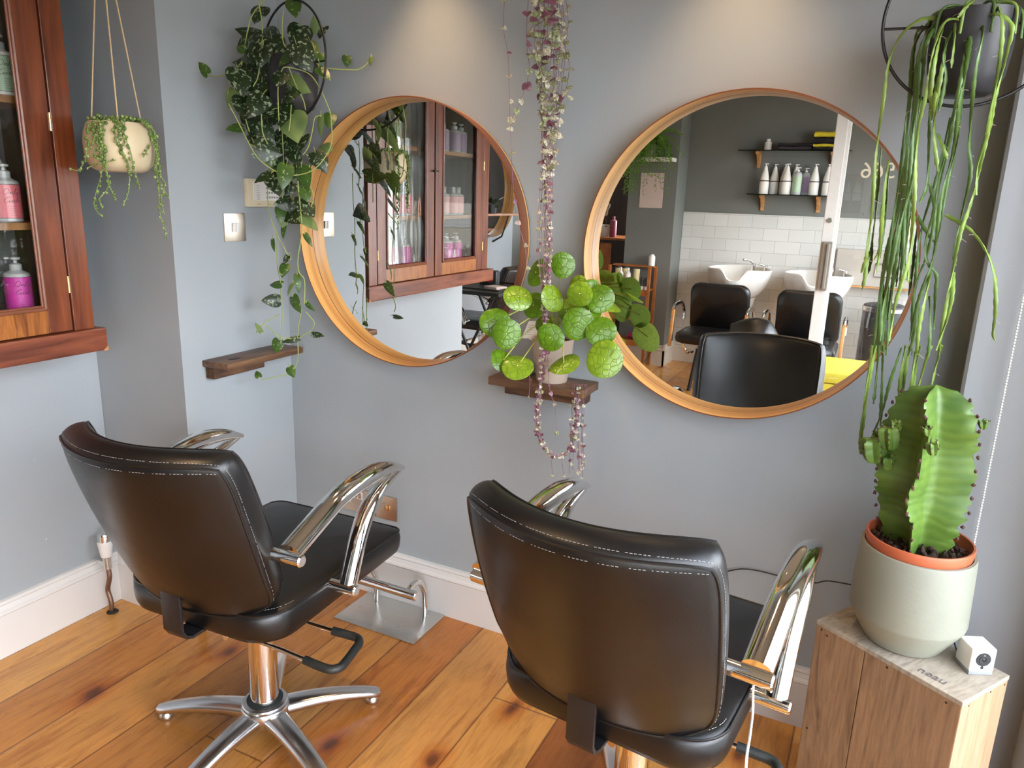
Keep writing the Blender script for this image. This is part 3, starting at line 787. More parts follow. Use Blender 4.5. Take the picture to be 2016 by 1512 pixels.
for dx, ww in ((-.045, 1), (.045, 1)):
    s_ = MB()
    s_.box((.289+dx-.002, -.0055, .347), (.008, .003, .014), .0006); s_.box((.289+dx, -.0055, .331), (.026, .003, .009), .0006)
    so = s_.build('socket_inset', M['white_plastic'], t)
    q = MB(); q.box((.289+dx-.002, -.0071, .347), (.003, .001, .008)); q.box((.289+dx-.007, -.0071, .331), (.005, .001, .0035)); q.box((.289+dx+.007, -.0071, .331), (.005, .001, .0035)); q.build('pin_hole', M['dark'], so, smooth=False)
for dx in (-.009, .010):
    s_ = MB().box((.289+dx, -.0050, .358), (.016, .003, .028), .001).build('switch_surround', M['white_plastic'], t)
    rocker(s_, (.289+dx, -.0075, .358), .0085, .019, 'y', .1, M['bronze'])
t = thing('wall_switch', 'square brushed bronze switch plate right of the low wall socket', 'switch', (.408, 0, .338))
MB().box((.4085, -.0025, .337), (.0865, .005, .0865), .0015).build('plate', M['bronze'], t)
rocker(t, (.4005, -.006, .339), .011, .024, 'y', .08, M['nickel']); rocker(t, (.418, -.006, .339), .012, .022, 'y', .12, M['brass'])

# ------------------------------------------------------------------ two stained wall shelves
t = thing('wall_shelf', 'empty dark-stained wooden shelf under the light switch', 'shelf', (0, -.25, .87), 0, 'dark-stained little wall shelves')
MB().box2((.0, -.386, .858), (.108, -.055, .879), .004).build('board', M['shelf_dark_y'], t)
b = MB().box2((.0, -.374, .820), (.038, -.165, .857), .003)
for k in range(6): b.box((.006+k*.006, -.3745, .839), (.0028, .004, .036))
b.build('batten', M['shelf_dark_y'], t)
MB().lathe([(.0, .0008), (.022, .0006), (.024, 0)], (.062, -.315, .879), 20, sx=.55).build('knot', M['darkwood'], t)
t = thing('wall_shelf', 'dark-stained wooden shelf between the two round mirrors, holding a potted plant', 'shelf', (1.0, 0, .87), 0, 'dark-stained little wall shelves')
MB().box2((.858, -.125, .868), (1.152, 0, .892), .004).build('board', M['shelf_dark'], t)
b = MB().box2((.880, -.060, .830), (1.128, 0, .867), .003)
for k in range(7): b.box((1.128, -.056+k*.0082, .8485), (.005, .0036, .036))
b.build('batten', M['shelf_dark'], t)

# ------------------------------------------------------------------ mahogany wall cabinet with glazed doors
CF = -.12
def cabinet():
    t = thing('wall_cabinet', 'mahogany wall cabinet with two glazed doors full of pump bottles', 'cabinet', (LX, -1.17, 1.0))
    y0, y1, zt = -1.70, -.64, 2.10
    b = MB()
    b.box2((LX, y0, 1.003), (CF-.022, y0+.018, zt)); b.box2((LX, y1-.018, 1.003), (CF-.022, y1, zt)); b.box2((LX, y0, zt-.02), (CF-.022, y1, zt)); b.box2((LX, y0, 1.003), (CF-.022, y1, 1.058))
    b.build('carcass', M['mahog'], t, smooth=False)
    MB().box2((LX+.001, y0+.018, 1.058), (LX+.008, y1-.018, zt-.02)).build('back_panel', M['back_panel'], t, smooth=False)
    MB().box2((LX+.008, y1-.03, 1.058), (CF-.03, y1-.0181, zt-.02)).build('inner_lining', M['cab_in'], t, smooth=False)
    f = MB(); f.box2((CF-.022, y1-.058, 1.003), (CF, y1, zt), .002); f.box2((CF-.022, y0, 1.003), (CF, y0+.060, zt), .002); f.box2((CF-.022, y0+.06, zt-.05), (CF, y1-.058, zt), .002)
    f.build('face_frame', M['mahog'], t, smooth=False)
    p = MB().box2((LX, -1.745, .939), (-.103, -.617, 1.003), .004).build('plinth', M['mahog_p'], t, smooth=False)
    MB().add([(-.1025, -.617, .9385), (-.1025, -.633, .9385), (-.1025, -.617, .9515), (-.112, -.617, .9385), (-.112, -.6165, .9515), (-.112, -.633, .938)], [[0, 1, 2], [0, 2, 4, 3], [0, 3, 5, 1], [1, 5, 4, 2]]).build('chipped_corner', M['oak_light'], p, smooth=False)
    m = MB().box2((LX, -1.74, zt), (-.10, -.62, zt+.05), .006).build('cornice', M['mahog'], t, smooth=False)
    for z in (1.2835, 1.592):
        s = MB().box2((LX+.008, y0+.02, z-.009), (CF-.035, y1-.032, z+.009), .001); s.build('shelf', M['shelf_edge'], t, smooth=False)
    for (a, c, nm) in ((-1.155, -.703, 0), (-1.637, -1.165, 1)):     # two doors
        d = MB(); sw = .063; zb, zg = 1.006, 1.067
        d.box2((CF-.021, a, zb), (CF, a+sw, zt-.052), .0015); d.box2((CF-.021, c-sw, zb), (CF, c, zt-.052), .0015)
        do = d.build('door', M['mahog'], t, smooth=False)
        for (za, zc) in ((zb, zg), (zt-.115, zt-.052)): MB().box2((CF-.021, a+sw, za), (CF-.0005, c-sw, zc), .001).build('door_rail', M['mahog_h'], do, smooth=False)
        g0, g1, h0, h1 = a+sw, c-sw, zg, zt-.115
        bd = MB()
        for (p0, p1) in (((g0, h0), (g1, h0)), ((g1, h0), (g1, h1)), ((g1, h1), (g0, h1)), ((g0, h1), (g0, h0))):
            for off, rr in ((.005, .0055), (.0115, .0035)):
                sy = 1 if p0[0] < p1[0] else -1
                q = lambda P: (CF+.0005-(.002 if off > .01 else 0), P[0]+(off if P[0] == g0 else -off), P[1]+(off if P[1] == h0 else -off))
                bd.tube([q(p0), q(p1)], rr, 8)
        bd.build('bead_moulding', plain('mahogany_bead', '#7b4b36', .3, 0, .15, 40), do)
        MB().box2((CF-.013, g0+.002, h0+.002), (CF-.010, g1-.002, h1-.002)).build('glass_pane', M['old_glass'], do, smooth=False)
        hy = c if nm == 0 else a
        for z in (1.13, 1.545): MB().cyl((CF+.001, hy+(.001 if nm == 0 else -.001), z-.022), (CF+.001, hy+(.001 if nm == 0 else -.001), z+.022), .0032, seg=10).build('hinge', M['brass'], do)
    MB().cyl((CF, -1.148, 1.50), (CF+.014, -1.148, 1.50), .005, seg=12).cyl((CF+.011, -1.172, 1.50), (CF+.011, -1.135, 1.50), .0035, seg=8).build('turn_catch', M['black_metal'], t)
cabinet()

STROKES = {
 'Only': [[(1.5, 2.1), (.7, 2.2), (.1, 1.3), (.2, .2), (.9, -.1), (1.7, .7), (1.6, 1.8), (1.1, 2.2)], [(2.1, .1), (2.25, 1.0), (2.3, .1), (2.6, .9), (2.95, .8), (2.95, .0), (3.3, .4), (3.85, 1.9), (3.75, 2.5), (3.5, 1.6), (3.5, .2), (3.8, .0), (4.1, .5)], [(4.1, 1.0), (4.15, .2), (4.45, .1), (4.8, 1.0), (4.75, -.4), (4.3, -1.3), (4.05, -.8), (4.9, .1), (5.5, .6)]],
 'Curls': [[(1.7, 1.8), (1.3, 2.3), (.4, 1.6), (.1, .5), (.6, -.1), (1.5, .3), (1.75, 1.0), (1.75, .1), (2.1, .0), (2.5, 1.0), (2.5, .1), (2.8, .4), (3.0, 1.1), (3.3, .9), (3.3, .1), (3.7, .3), (4.2, 1.9), (4.1, 2.5), (3.9, 1.4), (3.95, .1), (4.4, .3), (4.8, 1.0), (4.95, .5), (4.7, 0), (4.4, .1)]],
}
LABELS_M = {'green': '#a9c2a6', 'salmon': '#d9707c', 'magenta': '#c0399a', 'gradient': '#d8618a', 'lilac': '#9d86a6', 'blush': '#dcaaa8'}
_lm = {k: plain('label_'+k, v, .4, 0, .03, 15) for k, v in LABELS_M.items()}
def pump_bottle(colname, x, y, z, lab, group, text=True, head=True, face=-.2):
    t = thing('pump_bottle', lab, 'bottle', (x, y, z), 0, group); c = (x, y, z)
    MB().lathe([(.0, .0), (.028, .0), (.0318, .003), (.0318, .097), (.029, .103), (.015, .110), (.013, .113), (.0, .113)], c, 28).build('bottle_body', M['clear_plastic'] if colname != 'green' else M['white_plastic'], t)
    lb = MB().lathe([(.0318, .010), (.0322, .0102), (.0322, .0945), (.0318, .095)], c, 28)
    lo = lb.build('label', _lm[colname], t)
    k = MB()
    for zz in (.0105, .0942): k.lathe([(.0323, zz-.0006), (.0325, zz), (.0323, zz+.0006)], c, 28)
    if text:
        sc = .0070
        for word, zz in (('Only', .071), ('Curls', .050)):
            for st in STROKES[word]:
                P = [(Vector((sx_*sc+sy_*.0018, sy_*sc, 0))) for sx_, sy_ in st]
                cur = catmull([(p.x, p.y, 0) for p in P], 5); W = 5.2*sc
                pts = []
                for p in cur:
                    a = face + ((p.x-W/2)/.0326)*1.05
                    pts.append(Vector((x+.0326*math.cos(a), y+.0326*math.sin(a), z+zz+p.y*.82)))
                k.tube(pts, .00042, 4, caps=False)
        for q in range(5):
            a0, a1 = face-.22, face+.30-(q % 2)*.1; zz = .040-q*.0055
            k.tube([(x+.0324*math.cos(a0+(a1-a0)*i/6), y+.0324*math.sin(a0+(a1-a0)*i/6), z+zz) for i in range(7)], .0003, 4, caps=False)
    k.build('lettering', M['ink'], lo)
    MB().lathe([(.0135, .110), (.0145, .112), (.0145, .126), (.009, .129), (.0, .129)], c, 20).build('pump_collar', M['clear_plastic'], t)
    if head:
        p = MB().cyl((x, y, z+.128), (x, y, z+.138), .0045, seg=10); p.lathe([(.006, .136), (.0125, .139), (.0125, .144), (.005, .146), (.0, .146)], c, 16)
        p.box((x-.010, y-.012, z+.1415), (.009, .016, .005), .001, Matrix.Rotation(-.6, 3, 'Z')); p.build('pump_head', M['clear_plastic'], t)
    else:
        MB().lathe([(.0145, .113), (.0145, .138), (.013, .140), (.0, .140)], c, 18).build('cap', M['clear_plastic'], t)
XB = -.205
for (col_, z, ys, g, nm) in (
    ('green', 1.601, ((-.757, 'nearest the cabinet end'), (-.862, 'second from the cabinet end'), (-.955, 'third from the cabinet end')), 'pale green bottles on the top cabinet shelf', 'pale green labelled pump bottle on the top cabinet shelf, '),
    ('salmon', 1.2925, ((-.783, 'nearest the cabinet end'), (-.868, 'second from the cabinet end'), (-.945, 'third from the cabinet end'), (-1.020, 'nearest the middle of the cabinet')), 'salmon pink bottles on the middle cabinet shelf', 'salmon pink pump bottle on the middle cabinet shelf, '),
    ('magenta', 1.058, ((-.784, 'nearest the cabinet end'), (-1.007, 'nearest the door gap')), 'magenta bottles on the bottom cabinet shelf', 'magenta pump bottle behind the left door at the cabinet bottom, '),
    ('gradient', 1.058, ((-.898, 'between two magenta ones'),), None, 'orange-pink pump bottle at the cabinet bottom, '),
    ('lilac', 1.601, ((-1.365, 'nearest the door gap'), (-1.455, 'middle of three'), (-1.54, 'farthest from the gap')), 'lilac bottles on the top cabinet shelf', 'lilac pump bottle on the top shelf in the left mirror, '),
    ('blush', 1.2925, ((-1.375, 'nearest the door gap'), (-1.445, 'middle of three'), (-1.518, 'farthest from the door gap')), 'blush bottles on the middle cabinet shelf', 'blush pink capped bottle on the middle cabinet shelf, '),
    ('magenta', 1.058, ((-1.405, 'nearest the door gap'), (-1.482, 'farther from the door gap')), 'magenta bottles behind the second cabinet door', 'magenta pump bottle behind the second cabinet door, ')):
    for k, (y, w_) in enumerate(ys):
        pump_bottle(col_, XB+(.012 if k % 2 else 0), y, z, nm+w_, g, text=(y > -.92), head=(col_ != 'blush'))

# ------------------------------------------------------------------ plant helpers
def atd(px, py, P0, off=0):
    """photo pixel -> point on the upright plane through P0 that faces the room's middle; off moves it nearer"""
    P0 = Vector(P0); n = Vector((P0.x-CAM.x, P0.y-CAM.y, 0)).normalized()
    d = FWD + RGT*((px-PPX)/FPX) - UPV*((py-PPY)/FPX)
    t = (((P0-n*off)-CAM).dot(n))/d.dot(n); return CAM+d*t
def frame_dirs(angle_deg, nrm_tilt, rr):
    a = math.radians(angle_deg); tip = RGT*math.cos(a)-UPV*math.sin(a)
    n = (-FWD + RGT*rr.uniform(-nrm_tilt, nrm_tilt)+UPV*rr.uniform(-nrm_tilt*.3, nrm_tilt*1.1)).normalized()
    tip = (tip-n*tip.dot(n)).normalized(); return tip, n, n.cross(tip)
HEART = [(0, 0), (-.10, .14), (-.13, .30), (-.02, .44), (.18, .50), (.40, .46), (.62, .35), (.80, .20), (1.0, 0)]
def heart_leaf(mb, base, tip, n, side, L, wr=1.0, m=0, fold=.12, curl=.12):
    """heart-shaped blade: stalk at base, point along tip"""
    V = []; F = []
    rows = []
    for (a, b) in HEART:
        row = []
        for q in (-1, -.5, 0, .5, 1):
            bb = b*q*wr; aa = a if abs(q) > .2 else max(a, 0.0) if a < 0 else a
            if abs(q) == .5 and a < 0: aa = a*.6
            h = -fold*abs(bb)*1.0 - curl*(max(0, aa)**2)*.6 + .05*math.sin(3*aa)
            row.append(len(V)); V.append(base + tip*(aa*L) + side*(bb*L) + n*(h*L))
        rows.append(row)
    for r0, r1 in zip(rows[:-1], rows[1:]):
        for k in range(4): F.append([r0[k], r0[k+1], r1[k+1], r1[k]])
    mb.add(V, F, m)
def vine(mb, pts, r=.0016, m=0, seg=6, n=6): mb.tube(catmull(pts, n), r, seg, m=m)

# ------------------------------------------------------------------ string of pearls in a cream hanging pot
def pearls():
    t = thing('hanging_string_of_pearls', 'string-of-pearls plant in a cream pot hanging on three cords beside the cabinet', 'hanging plant', (0, -.6, 1.427))
    c = (0, -.6, 1.427)
    MB().lathe([(q*.665, z_) for q, z_ in [(.0, 0), (.075, .0), (.098, .006), (.116, .020), (.125, .045), (.127, .070), (.123, .095), (.112, .116), (.104, .124), (.097, .123), (.103, .112), (.110, .095), (.0, .092)]], c, 56).build('pot', M['pot_cream'], t)
    MB().lathe([(.0, .108), (.05, .110), (.068, .110)], c, 40).build('soil', M['soil'], t)
    ap = Vector((0, -.6, 2.05))
    for a in (205, 85, 325):
        a = math.radians(a); p = Vector((.069*math.cos(a), -.6+.069*math.sin(a), 1.545))
        MB().tube([p, ap], .0019, 8).build('cord', M['rope'], t)
        MB().ball(p, .004, 8, 6).build('knot', M['rope'], t)
    MB().tube([ap, (0, -.6, H)], .0022, 8).ball(ap, .006, 8, 6).build('hanging_cord', M['rope'], t)
    rr = random.Random(3); stems = MB(); beads = MB()
    P0 = (.058, -.645, 1.5)
    S = [[(385, 488), (350, 500), (345, 590), (335, 640), (310, 675), (285, 672)], [(420, 480), (400, 500), (395, 560), (405, 620), (430, 640), (460, 635)], [(400, 478), (385, 520), (390, 600), (400, 640), (350, 665)],
         [(390, 500), (410, 560), (410, 640), (400, 700), (380, 770), (375, 820), (405, 862)], [(415, 480), (405, 560), (415, 640), (428, 700), (425, 750), (395, 790), (408, 830)], [(440, 470), (470, 480), (470, 540), (485, 600), (510, 650), (515, 700), (510, 760), (490, 815)],
         [(480, 470), (495, 540), (520, 610), (530, 670), (545, 710), (555, 755)], [(390, 620), (415, 660), (440, 750), (462, 792)], [(560, 480), (590, 500), (600, 560), (570, 622)],
         [(570, 480), (600, 500), (625, 560), (620, 640), (625, 700), (630, 770), (635, 850), (655, 910), (655, 950)], [(560, 485), (610, 520), (625, 620), (640, 700), (655, 730), (640, 790), (652, 850)], [(590, 500), (622, 600), (620, 700), (640, 740), (670, 780)],
         [(460, 470), (455, 530), (480, 600), (500, 640)], [(500, 470), (490, 520), (500, 560), (470, 600)], [(375, 490), (370, 560), (380, 620), (420, 640)], [(365, 500), (375, 540), (360, 580)], [(450, 465), (480, 500), (460, 560), (478, 580)]]
    for st in S:
        near = .03
        P = []
        for i, (x, y) in enumerate(st):
            off = .02 if i == 0 else .035
            if x > 575: off -= .04
            P.append(atd(x/2.016, y/2.016, P0, off-.02+rr.uniform(-.004, .004)))
        C = catmull(P, 8); stems.tube(C, .0011, 5)
        acc = 0
        for i in range(1, len(C)):
            acc += (C[i]-C[i-1]).length
            if acc > .0062:
                acc = 0; fr = i/len(C); r = rr.uniform(.0032, .0050)*(1.0-.35*fr)
                o = Vector((rr.uniform(-1, 1), rr.uniform(-1, 1), rr.uniform(-1, 1))).normalized()
                beads.ball(C[i]+o*(r*.9+.001), r, 8, 6, (1, 1, 1.15), m=rr.choice((0, 0, 1)))
    for k in range(170):      # mat of beads over the rim
        a = rr.uniform(0, 2*PI); q = rr.uniform(.03, .074); r = rr.uniform(.0034, .0052)
        beads.ball((q*math.cos(a), -.6+q*math.sin(a), 1.552+rr.uniform(-.006, .012)-max(0, q-.066)*.8), r, 8, 6, m=rr.choice((0, 1)))
    stems.build('stems', plain('pearl_stems', '#7d8f52', .5), t)
    beads.build('leaf_beads', [plain('pearl_green', '#5f7a35', .32, 0, .2, 60), plain('pearl_green_pale', '#8aa057', .32, 0, .2, 60)], t)
pearls()

# ------------------------------------------------------------------ black hoop planters
def hoop_planter(name, lab, c, phi, cat='hanging plant', pot_dx=0, hoop_r=.160):
    """ring in the vertical plane of direction phi, pot hung at its middle on a crossbar; c = ring centre"""
    t = thing(name, lab, cat, c); c = Vector(c); u = Vector((math.cos(phi), math.sin(phi), 0))
    MB().tube([c+u*(hoop_r*math.cos(2*PI*k/96))+Vector((0, 0, hoop_r*math.sin(2*PI*k/96))) for k in range(96)], .0032, 10, closed=True).build('hoop', M['black_metal'], t)
    MB().tube([c-u*hoop_r+Vector((0, 0, -.012)), c+u*hoop_r+Vector((0, 0, -.012))], .0026, 8).build('crossbar', M['black_metal'], t)
    MB().tube([c+Vector((0, 0, hoop_r)), Vector((c.x, c.y, H))], .0016, 8).build('hanging_wire', M['black_metal'], t)
    MB().lathe([(.0, -.140), (.040, -.140), (.056, -.130), (.066, -.105), (.071, -.06), (.073, .004), (.073, .009), (.069, .009), (.067, .0), (.066, -.02), (.0, -.022)], c, 48).build('pot', M['pot_black'], t)
    MB().lathe([(.0, -.012), (.066, -.012)], c, 32).build('soil', M['soil'], t)
    return t
def scindapsus():
    P0 = Vector((.225, -.185, 1.757))
    t = hoop_planter('hanging_satin_vine', 'silver-spotted trailing vine in a black hoop planter hanging left of the left mirror', P0, math.radians(166))
    rr = random.Random(11); lf = MB(); st = MB()
    K = 1.9385
    def P(x, y, off=0): return atd(380+x/K, y/K, P0, off)
    LV = [(250,50,70,100,0),(385,30,70,80,1),(490,120,45,90,0),(465,95,45,260,2),(405,140,90,100,0),(230,130,90,180,0),(290,130,90,30,0),(215,190,100,170,0),(225,240,100,180,0),(180,185,40,200,1),(310,200,95,80,0),(360,215,70,135,1),(420,215,90,60,0),(290,285,95,75,0),(455,190,60,80,1),(490,225,35,90,1),(500,280,50,45,1),(587,232,35,90,1),(677,232,25,100,2),(40,262,45,230,1),(145,372,55,110,2),(400,325,80,30,2),(375,355,72,100,0),(180,300,90,80,0),(190,400,80,85,0),(225,320,70,60,0),(240,400,85,120,0),(300,375,90,85,0),(235,480,85,95,0),(300,450,85,10,0),(335,430,90,85,0),(380,470,110,75,2),(230,530,55,200,0),(160,490,50,150,1),(360,545,100,80,0),(410,555,80,85,0),(520,455,50,95,1),(485,480,60,100,2),(495,570,55,150,2),(285,575,80,10,0),(295,600,60,80,1),(485,615,70,60,0),(350,635,70,20,0),(350,670,80,100,1),(400,650,90,20,1),(420,680,80,80,1),(270,675,60,140,0),(315,695,80,75,0),(350,775,60,170,0),(375,815,92,175,0),(435,785,78,60,0),(445,850,65,45,2),(335,815,50,90,1),(345,845,50,80,2),(440,915,46,60,1),(345,880,50,85,1),(305,935,40,80,1),(347,1028,50,100,1),(315,1083,45,190,1),(400,1080,60,85,1),(355,990,30,120,0),(300,1147,56,180,0),(392,1160,60,60,1),(445,1170,40,40,1),(370,1100,44,100,2),(375,1298,55,165,0),(475,1278,50,10,0),(320,1320,45,110,1),(375,1418,40,60,1),(247,1428,26,250,1),(250,1250,40,240,2),(200,160,60,150,0),(260,210,70,100,0),(330,300,60,100,0),(260,350,70,90,0),(210,440,70,110,0),(280,520,70,70,0),(330,590,60,110,0),(390,600,60,60,0),(240,290,60,200,0),(270,430,60,160,0),(370,720,50,120,0),(430,740,45,70,1)]
    thin = {(485,480),(440,915),(345,880),(305,935),(400,1080),(445,1170),(370,1100),(475,1278),(250,1250),(375,1298)}
    for (x, y, L, a, s) in LV:
        dense = 1 if y < 720 else .35
        off = rr.uniform(-.07, .13) if dense == 1 else ((.085 if x > 385 else -.01 if x > 330 else -.035)+rr.uniform(-.012, .012))
        if 330 < x < 470 and 150 < y < 480: off = rr.uniform(.078, .13)
        p = P(x, y, off); tip, n, side = frame_dirs(a, .55, rr); Lm = L/K*((p-CAM).length/FPX)*1.14
        wr = .42 if (x, y) in thin else rr.uniform(.66, .92)
        b = p-tip*(Lm*.42)
        heart_leaf(lf, b, tip, n, side, Lm, wr, m=s, fold=rr.uniform(.05, .3), curl=rr.uniform(0, .35))
        q = b - tip*Lm*.22 + n*-.006 + Vector((rr.uniform(-.006, .006), 0, .006)); st.tube([b, (b+q)/2+Vector((0, 0, .002)), q], .0010, 5)
    V = [[(275,0),(225,60),(200,160),(185,250)],[(290,640),(285,760),(300,840),(320,900),(320,1000),(335,1080),(335,1130)],[(300,850),(350,950),(370,990),(372,975)],[(335,1120),(340,1200),(335,1310)],[(400,690),(410,800),(415,880),(400,990),(405,1040),(425,1070),(425,1160)],[(415,1180),(400,1270),(400,1370),(375,1418),(330,1435),(262,1450)],[(280,1240),(330,1285),(395,1290),(450,1262)],[(240,1270),(270,1235),(330,1200)],[(430,1190),(462,1230),(455,1255)],[(45,285),(90,292),(150,275),(190,230)],[(470,240),(500,258),(590,266),(640,262),(680,225)],[(135,395),(180,480),(220,560),(260,615),(330,660),(400,668),(470,640),(525,560),(528,470),(520,420),(480,330),(440,280),(370,258),(340,265),(325,330),(325,400),(330,500)],[(345,40),(340,100),(345,165),(365,190)],[(365,255),(390,320),(420,380),(430,420)],[(375,400),(370,470),(365,500)],[(490,440),(465,450),(455,500),(440,560),(420,590)],[(195,420),(195,350),(220,320)],[(260,420),(265,500),(285,550)],[(430,590),(460,600),(500,595)],[(445,700),(460,750),(450,790)],[(390,590),(400,700),(400,770)],[(130,380),(140,320),(170,250)],[(345,700),(342,760),(350,800)],[(250,0),(265,120),(250,280),(230,330)],[(200,300),(195,420),(230,540),(290,640)],[(340,500),(345,600),(350,700)]]
    for v in V:
        mx_ = sum(q[0] for q in v)/len(v)
        o = (.085 if mx_ > 385 else -.01 if mx_ > 330 else -.035) if v[0][1] > 600 else rr.uniform(-.03, .10)
        if v[0] in ((135,395),(365,255),(375,400)): o = .105
        vine(st, [P(x, y, o+rr.uniform(-.004, .004)) for x, y in v], .0016)
    lf.build('foliage', [mat_leaf('satin_leaf_dark', '#182a12', '#7f8f76', sc=105, thr=.58, trans=.06), mat_leaf('satin_leaf_mid', '#37561f', '#a3b87c', sc=130, thr=.63, trans=.15), mat_leaf('satin_leaf_underside', '#6f8550', trans=.25, rough=.5)], t, recalc=False, angle=80)
    st.build('stems', plain('vine_stem_green', '#8e9c52', .5), t)
scindapsus()

# ------------------------------------------------------------------ rhipsalis in the right hoop planter
def rhipsalis():
    P0 = Vector((1.928, -.20, 1.755))
    t = hoop_planter('hanging_rhipsalis', 'long stringy green cactus spilling from a black hoop planter at the upper right', P0, math.radians(4), hoop_r=.158)
    rr = random.Random(21); st = MB(); hr = MB(); K = 2.16
    R = [[(460,75),(370,85),(290,150),(240,260),(215,420),(185,640),(165,900),(145,1060),(140,1150),(125,1230),1],[(147,1080),(135,1120),(120,1160),1],[(237,680),(225,760),(205,950),(195,1060),(175,1105),1],[(215,870),(200,1040),(185,1160),1],
     [(420,95),(350,180),(330,400),(300,700),(260,950),(215,1130),(180,1400),(165,1512),0],[(400,100),(345,200),(320,430),(290,700),(250,980),(210,1220),(190,1512),0],[(380,110),(350,160),(335,350),(310,600),(290,820),(240,1060),(230,1290),(200,1500),0],[(440,90),(370,220),(345,420),(320,650),(300,860),(275,1060),(250,1250),(225,1512),0],[(450,95),(400,180),(370,330),(340,600),(330,800),(310,1000),(300,1180),0],
     [(560,85),(480,90),(430,200),(400,380),(360,560),(350,760),(340,960),(325,1100),(290,1210),(262,1300),(240,1450),1],[(470,100),(440,230),(415,400),(420,510),1],[(490,110),(470,260),(440,430),(430,560),(445,730),1],[(480,250),(440,380),(425,500),1],[(445,570),(470,630),(485,675),1],[(520,60),(515,180),(503,290),1],[(520,95),(470,230),(480,330),(450,470),0],
     [(580,75),(560,250),(520,450),(490,620),(450,800),(430,950),(400,1080),(345,1250),(335,1512),0],[(575,80),(570,230),(540,430),(510,640),(460,850),(440,1000),(415,1140),(360,1290),(325,1450),0],[(590,75),(580,200),(545,400),(520,640),(470,860),(450,980),(430,1090),0],[(625,75),(635,150),(600,350),(580,600),(585,740),(550,900),(520,1060),(520,1130),0],[(620,100),(560,330),(530,560),0],
     [(690,0),(720,90),(710,250),(680,420),(650,600),(590,850),(540,1000),(500,1200),(460,1420),(450,1512),1],[(640,70),(700,60),(760,110),(740,220),(690,420),(660,560),(615,700),(610,830),1],[(480,915),(560,960),(620,1020),(670,1110),(690,1200),(690,1330),(680,1420),(692,1450),1],[(410,780),(430,880),(395,1020),(400,1110),(440,1170),(435,1250),(430,1400),0],[(410,1150),(370,1250),(350,1400),(320,1512),0],[(415,1160),(390,1280),(365,1400),(355,1512),1],[(515,1160),(500,1300),(440,1490),1],[(410,1260),(415,1400),(405,1512),0],[(360,920),(400,990),(430,1030),0],[(600,0),(560,40),(530,75),1],
     [(430,100),(380,200),(355,450),(330,700),(300,900),(255,1100),(215,1300),(200,1450),0],[(410,110),(360,250),(340,480),(300,760),(275,960),(240,1150),(210,1400),0],[(390,200),(365,500),(345,700),(310,900),(290,1150),(270,1300),0],[(425,300),(410,560),(400,780),(370,860),0],[(545,300),(500,560),(450,770),(420,980),0],[(350,800),(335,1000),(320,1180),(330,1190),1],[(500,500),(440,760),(375,980),(350,1200),(335,1400),0]]
    K2 = 1.818
    R2 = [[(300,0),(270,150),(245,300),(243,390),1],[(325,0),(320,150),(315,290),0],[(390,10),(350,130),(320,240),(285,325),0],[(420,0),(400,120),(390,240),1],[(440,20),(425,150),(415,200),1],[(455,0),(440,100),(430,170),1],[(495,0),(470,80),(440,190),1],[(535,0),(515,70),(500,140),1],[(285,0),(265,160),(250,330),1],[(310,0),(300,120),(290,210),0],[(405,0),(385,140),(383,250),1]]
    allr = [([(1640+x/K, y/K) for x, y in r[:-1]], r[-1]) for r in R]+[([(1560+x/K2, 680+y/K2) for x, y in r[:-1]], r[-1]) for r in R2]
    for pts, c in allr:
        off0 = rr.uniform(-.05, .05) if not c else rr.uniform(.02, .085)
        if pts[0][1] > 600: off0 = rr.uniform(-.06, -.02)
        P = []
        for i, (x, y) in enumerate(pts):
            o_ = off0 if i else off0*.3
            if 1822 < x < 1998 and y < 235 and i: o_ = max(off0, .084+rr.uniform(0, .012))
            elif 1822 < x < 1998 and y < 60: o_ = min(.05, max(0, off0))
            P.append(atd(x, y, P0, o_))
        C = catmull(P, 14); L = 0; rad = []; ph = rr.uniform(0, 6)
        for i in range(len(C)):
            if i: L += (C[i]-C[i-1]).length
            rad.append((.0034 if c else .0032)*(1+.17*math.sin(L*2*PI/.022+ph))*(1 if i < len(C)-3 else .55))
        # slightly flattened, jointed stem that turns as it falls
        prev = Vector((1, 0, 0)); V = []; F = []; sg = 6; L = 0
        for i, p in enumerate(C):
            if i: L += (C[i]-C[i-1]).length
            tg = (C[min(i+1, len(C)-1)]-C[max(0, i-1)]).normalized(); N = (prev-tg*prev.dot(tg)).normalized(); prev = N; B = tg.cross(N); tw = L*18+ph
            for k in range(sg):
                a = 2*PI*k/sg; q = math.cos(a)*1.15; s_ = math.sin(a)*.62
                V.append(p+(N*(q*math.cos(tw)-s_*math.sin(tw))+B*(q*math.sin(tw)+s_*math.cos(tw)))*rad[i])
        for i in range(len(C)-1):
            for k in range(sg): F.append([i*sg+k, i*sg+(k+1) % sg, (i+1)*sg+(k+1) % sg, (i+1)*sg+k])
        F.append(list(range(sg))); F.append([(len(C)-1)*sg+k for k in range(sg)])
        st.add(V, F, c)
        for _ in range(max(1, len(C)//30)):
            p = C[rr.randrange(len(C))]; d = Vector((rr.choice((-1, 1)), rr.uniform(-.5, .5), rr.uniform(-.5, .3)))*rr.uniform(.006, .014)
            hr.tube([p, p+d*.6, p+d+Vector((0, 0, -.002))], .00035, 4)
    for k in range(10):      # short stems rising over the rim
        a = 2*PI*k/10; q = Vector((.05*math.cos(a), .05*math.sin(a), 0)); st.tube(catmull([P0+Vector((0, 0, -.012)), P0+q*.6+Vector((0, 0, .018)), P0+q*1.45+Vector((0, 0, .010)), P0+q*1.6+Vector((0, 0, -.04))], 5), .003, 6, m=k % 2)
